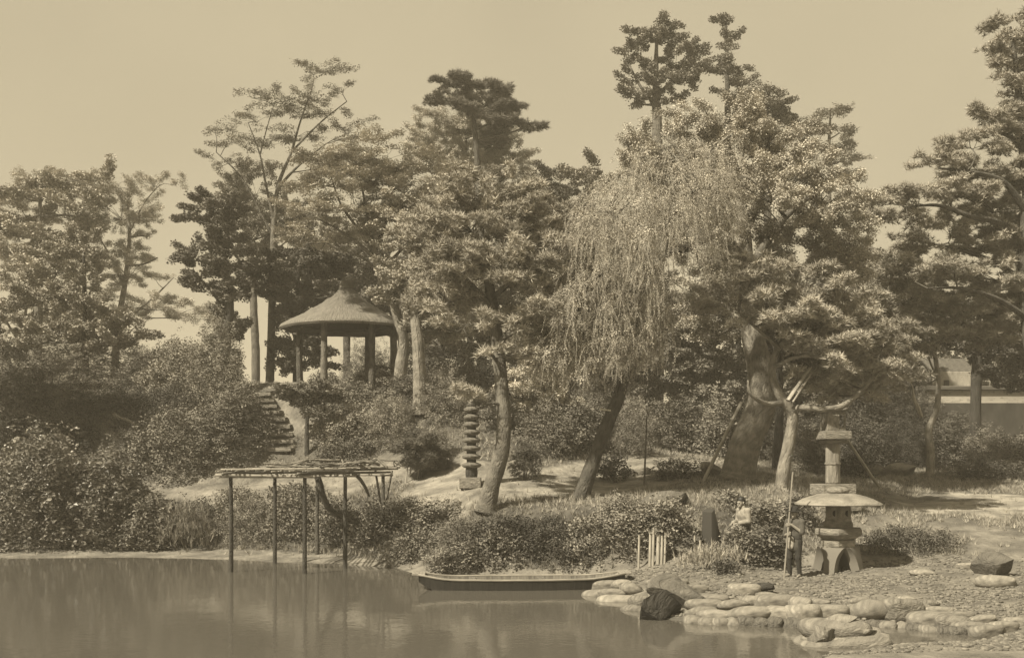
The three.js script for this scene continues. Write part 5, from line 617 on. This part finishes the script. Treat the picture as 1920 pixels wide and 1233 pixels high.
// the right side
tree({ name: 'great_pine', style: 'pine', l: 0.2, leaf: { rc: 0.4, dens: 0.5, size: 1.4 }, bark: 'barkDark', d: 38, label: 'great tiered pine leaning in from the edge beyond the lanterns', trunk: [[1975, 880, 0, 0.42], [1960, 760, 0, 0.36], [1935, 620, 0, 0.32], [1925, 480, 0, 0.27], [1930, 360, 0, 0.22], [1915, 240, 0, 0.16], [1908, 140, 0, 0.1], [1895, 50, 0, 0.05]],
  limbs: [[[1926, 470, 0, 0.14], [1880, 420, -0.5, 0.11], [1820, 405, -0.8, 0.09], [1760, 385, -1, 0.06], [1700, 388, -1.2, 0.03]], [[1928, 400, 0, 0.13], [1880, 340, -0.4, 0.1], [1820, 322, -0.6, 0.07], [1760, 315, -0.8, 0.03]], [[1930, 540, 0, 0.13], [1880, 500, 0.4, 0.1], [1810, 470, 0.6, 0.07], [1740, 455, 0.8, 0.03]], [[1932, 600, 0, 0.12], [1870, 560, -0.5, 0.09], [1800, 540, -0.8, 0.06], [1740, 540, -1, 0.03]], [[1918, 270, 0, 0.1], [1880, 250, 0, 0.06], [1850, 250, 0, 0.03]]],
  blobs: [[1892, 38, 36, 14, 0], [1872, 88, 34, 14, 0], [1905, 75, 30, 16, 0.3], [1900, 125, 28, 16, 0], [1905, 175, 34, 20, 0], [1870, 232, 52, 18, 0], [1905, 265, 40, 24, 0.3], [1820, 270, 46, 18, -0.3], [1765, 302, 48, 16, -0.8], [1840, 315, 60, 22, 0.2], [1900, 330, 44, 30, 0.4], [1725, 362, 48, 15, -1], [1790, 362, 56, 18, -0.6], [1660, 380, 40, 12, -1.2], [1860, 390, 60, 26, 0.3], [1705, 405, 42, 12, -1.1], [1780, 425, 56, 18, 0.3], [1905, 440, 40, 40, 0.4], [1740, 458, 60, 18, 0.7], [1840, 460, 50, 24, 0.5], [1690, 490, 50, 20, 0.6], [1790, 500, 60, 22, -0.5], [1880, 520, 60, 34, 0.5], [1940, 380, 50, 60, 0.5], [1950, 560, 60, 60, 0.5], [1640, 402, 22, 10, -1.2], [1945, 220, 40, 40, 0.5], [1940, 100, 36, 40, 0.4]] });
tree({ name: 'slim_pine', style: 'pine', bark: 'barkPale', label: 'slim pine with a kinked pale trunk at the edge of the shaded lawn', trunk: [[1744, 897, 0, 0.17], [1746, 850, 0, 0.14], [1742, 808, 0, 0.12], [1756, 770, 0, 0.105], [1760, 730, 0, 0.095], [1756, 680, 0, 0.085], [1750, 640, 0, 0.07], [1755, 560, 0, 0.04]],
  limbs: [[[1755, 670, 0, 0.05], [1720, 620, -0.5, 0.04], [1670, 590, -0.8, 0.02]], [[1754, 650, 0, 0.05], [1800, 610, -0.3, 0.04], [1850, 590, -0.5, 0.02]], [[1757, 705, 0, 0.04], [1742, 670, -0.2, 0.035], [1742, 640, -0.3, 0.02]]],
  blobs: [[1690, 560, 60, 30, -0.6], [1765, 545, 66, 34, 0], [1835, 570, 60, 34, -0.3], [1720, 610, 60, 30, -0.3], [1790, 620, 56, 26, 0], [1860, 630, 40, 26, 0], [1660, 530, 50, 34, 0], [1700, 650, 46, 22, -0.2], [1640, 590, 40, 40, 0.5], [1890, 600, 40, 30, 0.4]] });
{ const d = 37, a = [[1712, 726, 0, 0.02], [1714, 745, 0, 0.05], [1722, 765, 0, 0.08], [1729, 782, 0, 0.06]].map(([x, y, z, r]) => ({ p: P(x, y, d), r })), b = a[0].p.clone(), t = base('dead_limb', b, 'short pale broken limb hanging from the foliage by the slim pine', 'branch'); t.add(Object.assign(new THREE.Mesh(tube([{ p: P(1700, 706, d + 0.5), r: 0.02 }, ...a], 7, 0.1, 0.3, b), M.bone), { name: 'limb' })); }
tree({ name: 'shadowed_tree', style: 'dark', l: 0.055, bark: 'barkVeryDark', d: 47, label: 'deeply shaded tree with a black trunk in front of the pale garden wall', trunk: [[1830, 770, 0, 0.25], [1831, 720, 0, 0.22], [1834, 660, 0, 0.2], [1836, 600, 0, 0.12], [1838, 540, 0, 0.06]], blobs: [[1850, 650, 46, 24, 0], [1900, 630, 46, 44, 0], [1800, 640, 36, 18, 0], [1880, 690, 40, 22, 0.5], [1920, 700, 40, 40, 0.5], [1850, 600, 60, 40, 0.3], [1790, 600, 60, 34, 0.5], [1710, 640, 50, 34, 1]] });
// small trees of the slope
tree({ name: 'flat_topped_tree', style: 'dark', l: 0.09, bark: 'barkVeryDark', label: 'small slender dark tree with a flat top beside the stone steps', trunk: [[575, 852, 0, 0.09], [575, 810, 0, 0.075], [576, 770, 0, 0.065], [576, 735, 0, 0.04]], leaf: { rc: 0.3 }, blobs: [[575, 728, 40, 9, 0], [545, 742, 24, 7, 0], [605, 744, 26, 7, 0], [578, 752, 34, 8, 0], [578, 775, 20, 8, 0]] });
tree({ name: 'dwarf_pine', style: 'dark', l: 0.07, bark: 'barkVeryDark', label: 'dwarf dark pine trained on short stakes near the pergola end', trunk: [[786, 896, 0, 0.09], [792, 878, 0, 0.08], [795, 862, 0, 0.06], [790, 845, 0, 0.03]], leaf: { kind: 'pine', rc: 0.28 }, blobs: [[795, 862, 38, 14, 0], [770, 846, 30, 12, 0], [812, 870, 20, 10, 0], [790, 832, 26, 10, 0], [768, 825, 18, 8, 0.2]] });
tree({ name: 'flowering_tree', style: 'pale', bark: 'barkMid', label: 'low tree covered in pale blossom behind the curved pine trunk', trunk: [[1010, 815, 0, 0.1], [1008, 780, 0, 0.085], [1000, 745, 0, 0.06], [995, 715, 0, 0.03]], limbs: [[[1008, 780, 0, 0.05], [1035, 745, 0, 0.04], [1055, 715, 0, 0.02]], [[1004, 765, 0, 0.05], [975, 735, 0, 0.035], [960, 705, 0, 0.02]]], blobs: [[985, 700, 40, 20, 0], [1025, 712, 44, 22, 0], [965, 730, 30, 20, 0], [1010, 745, 46, 22, 0], [1050, 750, 30, 22, 0], [1045, 690, 26, 14, 0.4], [950, 700, 20, 12, 0.3]] });

// trees past the plate's edge whose shade falls into the hollow under the grove
tree({ name: 'shade_tree', style: 'oak', bark: 'barkMid', d: 38, leaf: { dens: 0.9 }, label: 'large leafy tree past the plate edge beside the grove, shading the hollow', trunk: [[-190, 860, 0, 0.4], [-185, 700, 0, 0.32], [-170, 560, 0, 0.22], [-160, 440, 0, 0.1]], blobs: [[-150, 470, 80, 60, 0], [-90, 450, 60, 50, -0.5], [-220, 440, 80, 60, 0.5], [-170, 390, 80, 50, 0], [-130, 530, 70, 40, 0.5]] });

// ------------------------------------------------------------------ shrubs, hedges, bank cover
const S = shrub;
// the big rounded shrub in the near corner, built of several plants
S(70, 1020, 210, 190, 'large-leaved shrub filling the corner by the water, nearest the plate edge', { kind: 'big', l: 0.13, d: 35.90, z: 1.7, rough: 0.42 });
S(190, 1022, 200, 150, 'large-leaved shrub at the water, second from the plate edge', { kind: 'big', l: 0.115, d: 35.80, z: 1.5, rough: 0.42 });
S(60, 925, 200, 140, 'tall large-leaved shrub behind the corner shrub', { kind: 'big', l: 0.17, d: 37.40, z: 1.5, rough: 0.42 });
S(175, 935, 170, 90, 'spreading large-leaved shrub on the slope above the corner shrubs', { kind: 'big', l: 0.16, d: 37.20, z: 1.2, rough: 0.42 });
S(280, 1018, 110, 90, 'shrub trailing to the water where the corner planting ends', { kind: 'big', l: 0.11, d: 35.40, z: 1 });
S(350, 1022, 120, 80, 'grassy-leaved clump at the water beside the pergola', { kind: 'blade', l: 0.16, d: 35.00, z: 0.8, size: 0.55, dens: 0.5 });
S(345, 985, 150, 60, 'dark low shrub under the bank path before the pergola', { l: 0.10, d: 35.70, z: 0.8 });
S(470, 1025, 110, 80, 'shrub behind the outermost pergola post', { l: 0.13, d: 34.90, z: 0.7 });
S(545, 1020, 110, 80, 'shrub behind the middle of the pergola', { l: 0.12, d: 34.50, z: 0.7 });
S(625, 1010, 100, 70, 'shrub beneath the trailing vine stems of the pergola', { l: 0.11, d: 33.90, z: 0.7 });
S(440, 960, 90, 40, 'low tuft along the bank path behind the pergola posts', { l: 0.15, d: 36.00, z: 0.6 });
S(545, 955, 130, 36, 'low tuft along the bank path behind the pergola middle', { l: 0.15, d: 35.80, z: 0.6 });
S(700, 1012, 90, 70, 'shrub beside the inner pergola post', { l: 0.10, d: 32.40, z: 0.7 });
// the bank towards the punt
S(745, 975, 90, 47, 'bank shrub above the pergola end', { l: 0.12, d: 32.30, z: 0.7 });
S(770, 1040, 110, 47, 'low bank plant at the water before the punt bow', { l: 0.17, d: 30.60, z: 0.6 });
S(805, 985, 110, 50, 'bank shrub below the dwarf pine', { l: 0.14, d: 31.50, z: 0.7 });
S(860, 1010, 100, 51, 'bank shrub beneath the foot of the curved pine', { l: 0.15, d: 29.55, z: 0.7 });
S(850, 1058, 110, 39, 'waterside plant behind the punt bow', { l: 0.17, d: 28.85, z: 0.5 });
S(940, 1065, 110, 47, 'waterside plant behind the punt middle', { l: 0.13, d: 29.00, z: 0.5 });
S(945, 1000, 100, 47, 'dark bank shrub just past the foot of the curved pine', { l: 0.05, d: 29.35, z: 0.6 });
S(1020, 1000, 120, 51, 'darkest bank shrub hanging over the punt', { l: 0.04, d: 29.05, z: 0.6 });
S(1035, 1066, 110, 55, 'waterside shrub behind the punt stern', { l: 0.07, d: 28.80, z: 0.6 });
S(1110, 1060, 110, 70, 'leafy bank shrub at the punt stern', { l: 0.14, d: 28.40, z: 0.7 });
S(1105, 985, 100, 34, 'bank-top shrub below the leaning weeping trunk', { l: 0.15, d: 28.85, z: 0.6 });
S(1180, 1060, 100, 70, 'leafy shrub behind the pale bare stems', { l: 0.16, d: 27.80, z: 0.6 });
S(1250, 1060, 120, 78, 'leafy shrub draping the earth ledge', { l: 0.17, d: 27.50, z: 0.55 });
S(1165, 978, 90, 27, 'low shrub on the bank edge before the earth ledge', { l: 0.15, d: 28.90, z: 0.5 });
S(1295, 1050, 60, 39, 'dark shrub at the foot of the upright slab', { l: 0.1, d: 27.20, z: 0.5 });
S(1335, 1088, 130, 40, 'dry fan-shaped grass tussock in front of the bank', { name: 'grass_tussock', cat: 'grass tussock', kind: 'blade', l: 0.36, d: 25.90, z: 0.5, size: 0.42, dens: 0.35 });
S(1360, 1104, 46, 22, 'small dark round bush on the gravel', { l: 0.05, d: 24.90, z: 0.3, size: 0.7 });
S(1388, 1062, 96, 56, 'bank shrub standing before the person in the white jacket', { kind: 'broad', size: 0.8, dens: 1.3, l: 0.12, d: 26.9, z: 0.35 });
S(1440, 1072, 90, 66, 'dark leafy shrub between the two people', { l: 0.09, d: 27.10, z: 0.6 });
S(1440, 1000, 100, 47, 'bank-top shrub behind the two people', { l: 0.13, d: 28.60, z: 0.6 });
S(1370, 960, 60, 19, 'low bush on the bank top behind the upright slab', { l: 0.16, d: 29.60, z: 0.5 });
S(1500, 985, 60, 50, 'shrub behind the standing person', { l: 0.10, d: 28.90, z: 0.5 });
// right side
S(1710, 1028, 170, 34, 'low dark spreading shrub on the slope past the broad lantern', { l: 0.06, d: 27.90, z: 0.9, size: 0.8 });
S(1530, 895, 70, 70, 'shrub beside the shaft of the pillar lantern', { l: 0.12, d: 38.00, z: 0.8 });
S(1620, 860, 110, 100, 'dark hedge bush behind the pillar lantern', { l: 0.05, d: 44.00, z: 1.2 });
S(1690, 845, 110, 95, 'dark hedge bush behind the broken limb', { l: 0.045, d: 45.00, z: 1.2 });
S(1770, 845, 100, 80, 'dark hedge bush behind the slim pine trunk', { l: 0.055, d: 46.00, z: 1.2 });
S(1850, 850, 120, 76, 'twiggy hedge bush under the pale wall', { l: 0.13, d: 45.00, z: 1.0, stems: 14 });
S(1925, 845, 100, 70, 'hedge bush at the plate edge under the pale wall', { l: 0.12, d: 44.50, z: 1.0 });
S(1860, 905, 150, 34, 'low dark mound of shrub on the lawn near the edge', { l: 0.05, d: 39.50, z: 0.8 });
S(1800, 892, 90, 24, 'low undergrowth beside the slim pine foot', { l: 0.13, d: 40.50, z: 0.6 });
S(1905, 890, 90, 30, 'low undergrowth behind the dark mound', { l: 0.12, d: 41.00, z: 0.7 });
S(1600, 900, 80, 40, 'low dark undergrowth behind the lantern prop', { l: 0.06, d: 38.50, z: 0.7 });
// the slope of the knoll
S(330, 880, 210, 110, 'broad shrub at the foot of the knoll, left of the steps', { l: 0.13, d: 39.60, z: 1.5 });
S(440, 868, 150, 110, 'broad shrub beside the lower stone steps', { l: 0.12, d: 39.90, z: 1.4 });
S(250, 850, 110, 60, 'shrub in the hollow below the pale log', { l: 0.09, d: 40.00, z: 1 });
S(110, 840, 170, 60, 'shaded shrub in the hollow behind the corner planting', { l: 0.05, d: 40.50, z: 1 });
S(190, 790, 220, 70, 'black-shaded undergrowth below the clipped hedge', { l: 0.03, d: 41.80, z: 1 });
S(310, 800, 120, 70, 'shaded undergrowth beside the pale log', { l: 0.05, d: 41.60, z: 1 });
S(100, 732, 190, 66, 'clipped hedge along the knoll top under the grove', { name: 'hedge', cat: 'hedge', l: 0.15, d: 43.60, z: 1.0, size: 0.8 });
S(270, 725, 120, 60, 'clipped hedge end beneath the crooked pale trunk', { name: 'hedge', cat: 'hedge', l: 0.12, d: 44.20, z: 1.0, size: 0.8 });
S(285, 715, 70, 50, 'light round bush against the hedge', { l: 0.24, d: 43.20, z: 0.7 });
S(335, 735, 110, 90, 'arching shrub between hedge and steps', { l: 0.15, d: 43.20, z: 1.0 });
S(405, 770, 110, 150, 'tall light shrub just left of the step head', { l: 0.16, d: 42.20, z: 1.1 });
S(440, 800, 90, 70, 'shrub edging the middle stone steps', { l: 0.13, d: 41.20, z: 0.9 });
S(640, 780, 130, 46, 'shrub below the pavilion floor', { l: 0.16, d: 41.20, z: 0.9 });
S(655, 830, 130, 66, 'pale shrub in the middle of the knoll slope', { l: 0.17, d: 39.80, z: 1.0 });
S(650, 866, 120, 44, 'dark rounded bush at the foot of the knoll slope', { l: 0.08, d: 38.80, z: 0.8 });
S(725, 850, 110, 80, 'shrub on the slope below the flared trunk', { l: 0.16, d: 39.40, z: 1.0 });
S(750, 790, 100, 50, 'low shrub around the bent pale trunk', { l: 0.14, d: 41.20, z: 0.8 });
S(830, 800, 100, 90, 'shrub between the flared trunk and the stone pagoda', { l: 0.13, d: 40.00, z: 1.0 });
S(815, 850, 70, 50, 'low shrub before the pagoda on the slope', { l: 0.15, d: 37.40, z: 0.7 });
S(700, 740, 90, 30, 'low growth at the pavilion corner', { l: 0.15, d: 42.60, z: 0.6 });
S(610, 742, 60, 26, 'low growth at the pavilion front', { l: 0.13, d: 42.40, z: 0.5 });
S(860, 745, 110, 60, 'dark shrub beneath the rounded light tree', { l: 0.08, d: 42.60, z: 1 });
S(940, 800, 80, 80, 'shrub behind the curved pine trunk', { l: 0.12, d: 40.00, z: 0.9 });
S(985, 905, 56, 70, 'upright bush in front of the blossom tree', { l: 0.10, d: 34.60, z: 0.5, kind: 'pine', dens: 0.8 });
S(1030, 850, 110, 90, 'leafy shrub on the slope beneath the blossom tree', { l: 0.12, d: 38.40, z: 1.0 });
S(1090, 830, 100, 90, 'leafy shrub on the slope left of the leaning trunk', { l: 0.12, d: 39.50, z: 1.0 });
S(1150, 900, 64, 44, 'small dark round bush beside the leaning trunk', { l: 0.07, d: 35.20, z: 0.6 });
S(1180, 840, 120, 80, 'leafy shrub on the slope right of the leaning trunk', { l: 0.14, d: 39.60, z: 1.0 });
S(1200, 770, 120, 80, 'tall shrub at the top of the slope behind the weeping tree', { l: 0.13, d: 43.00, z: 1.0 });
S(1280, 790, 130, 100, 'tall leafy shrub at the wood edge left of the huge trunk', { l: 0.13, d: 43.00, z: 1.0 });
S(1340, 760, 90, 110, 'tall leafy shrub close behind the huge trunk', { l: 0.12, d: 42.00, z: 1.0 });
S(1270, 905, 110, 36, 'low dark ground shrub before the huge trunk', { l: 0.11, d: 34.80, z: 0.7, size: 0.8 });
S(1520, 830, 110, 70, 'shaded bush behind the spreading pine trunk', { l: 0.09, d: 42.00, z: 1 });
S(1100, 760, 90, 80, 'shrub at the slope top behind the weeping trunk', { l: 0.12, d: 43.00, z: 1 });
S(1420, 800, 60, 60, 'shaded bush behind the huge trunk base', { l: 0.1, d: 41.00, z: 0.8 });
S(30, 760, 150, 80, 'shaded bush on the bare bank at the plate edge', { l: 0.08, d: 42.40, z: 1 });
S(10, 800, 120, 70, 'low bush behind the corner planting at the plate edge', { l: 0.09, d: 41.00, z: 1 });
S(720, 705, 120, 70, 'dark undergrowth behind the pavilion posts', { l: 0.07, d: 50.00, z: 1 });
S(820, 710, 130, 90, 'dark undergrowth between the pale trunks', { l: 0.06, d: 49.00, z: 1 });
S(930, 715, 130, 90, 'dark undergrowth behind the blossom tree', { l: 0.07, d: 49.00, z: 1 });
S(1040, 725, 130, 90, 'undergrowth at the wood edge beside the weeping strands', { l: 0.1, d: 48.00, z: 1 });
S(1140, 740, 130, 80, 'undergrowth at the wood edge behind the weeping trunk', { l: 0.11, d: 47.00, z: 1 });
S(1400, 760, 110, 100, 'undergrowth hiding the foot of the wood behind the huge trunk', { l: 0.1, d: 50.00, z: 1 });
S(1480, 780, 110, 90, 'undergrowth behind the slim dark trunk', { l: 0.09, d: 50.00, z: 1 });
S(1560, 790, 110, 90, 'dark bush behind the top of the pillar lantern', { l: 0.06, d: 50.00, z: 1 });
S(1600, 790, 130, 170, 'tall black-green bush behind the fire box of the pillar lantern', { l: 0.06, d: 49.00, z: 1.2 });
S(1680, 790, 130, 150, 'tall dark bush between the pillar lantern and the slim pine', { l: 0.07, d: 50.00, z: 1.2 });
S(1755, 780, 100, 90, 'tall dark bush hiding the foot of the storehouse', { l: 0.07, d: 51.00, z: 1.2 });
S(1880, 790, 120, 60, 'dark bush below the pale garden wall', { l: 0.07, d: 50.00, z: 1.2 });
[[30, 690, 'under the many-stemmed tree'], [140, 690, 'under the slim dark-stemmed tree'], [245, 690, 'under the crooked pale trunk'], [335, 695, 'beside the dark notched tree']].forEach(([px, py, w], i) => S(px, py, 150, 70 + 12 * (i % 2), 'leafy thicket closing the knoll top ' + w, { name: 'thicket', l: 0.12 + 0.02 * (i % 3), d: 47 + i * 0.4, z: 1.2 }));
[[690, 130, 'straight behind the pavilion'], [790, 140, 'behind the flared trunk'], [880, 150, 'behind the light rounded tree'], [980, 140, 'behind the blossom tree'], [1080, 130, 'behind the weeping tree top of the slope'], [1190, 130, 'behind the bare gap of the weeping trunk'], [1300, 150, 'left of the huge trunk'], [1410, 170, 'right of the huge trunk'], [1500, 170, 'behind the spreading pine bough'], [1790, 110, 'in front of the storehouse'], [1710, 170, 'behind the slim pine crown']].forEach(([px, h, w], i) => S(px, 0, 140, h, 'dim thicket of the wood edge ' + w, { name: 'thicket', l: [0.1, 0.07, 0.12][i % 3], d: 53.5 + (i % 3), z: 1.3 }));
// grass over moss and bank, denser away from the trodden earth
{
  const tuss = []; for (let i = 0; i < 1700; i++) { const px = rr(300, 1470), d = rr(27, 36), x = (px - CX) * d / F, h = H(x, -d); if (h < 0.12 || h > 1.9 || (px > 1100 && d < 27.4)) continue; tuss.push([V(x, h - 0.03, -d), rr(0.3, 0.62), null, rr(0.6, 1.3)]); }
  tag(instances('bank_grass', 'blade', tuss, 0.2, V(0, 0, 0), scene, 0.3, 0.85), 'long trailing grass tufts growing out of the steep bank', null, null, 'stuff');
  const list = []; let k = 0;
  while (list.length < 26000 && k++ < 400000) { const px = rr(-60, 1980), d = rr(20, 46), x = (px - CX) * d / F, z = -d, h = H(x, z); if (h < 0.05) continue; const l = cover(x, z, h); if ((l > 0.235 && rnd() > 0.04) || (px > 1080 && h < 0.55 && rnd() > 0.01)) continue; list.push([V(x, h - 0.01, z), rr(0.5, 1.1), null, rr(0.7, 1.3)]); }
  tag(instances('grass', 'grass', list, 0.17, V(0, 0, 0), scene, 0.3, 0.8), 'short rough grass and moss on the banks', null, null, 'stuff');
}
console.log('copies', copies);
scene.traverse((o) => { if (o.isMesh) { o.castShadow = true; o.receiveShadow = true; } });
renderer.render(scene, camera);
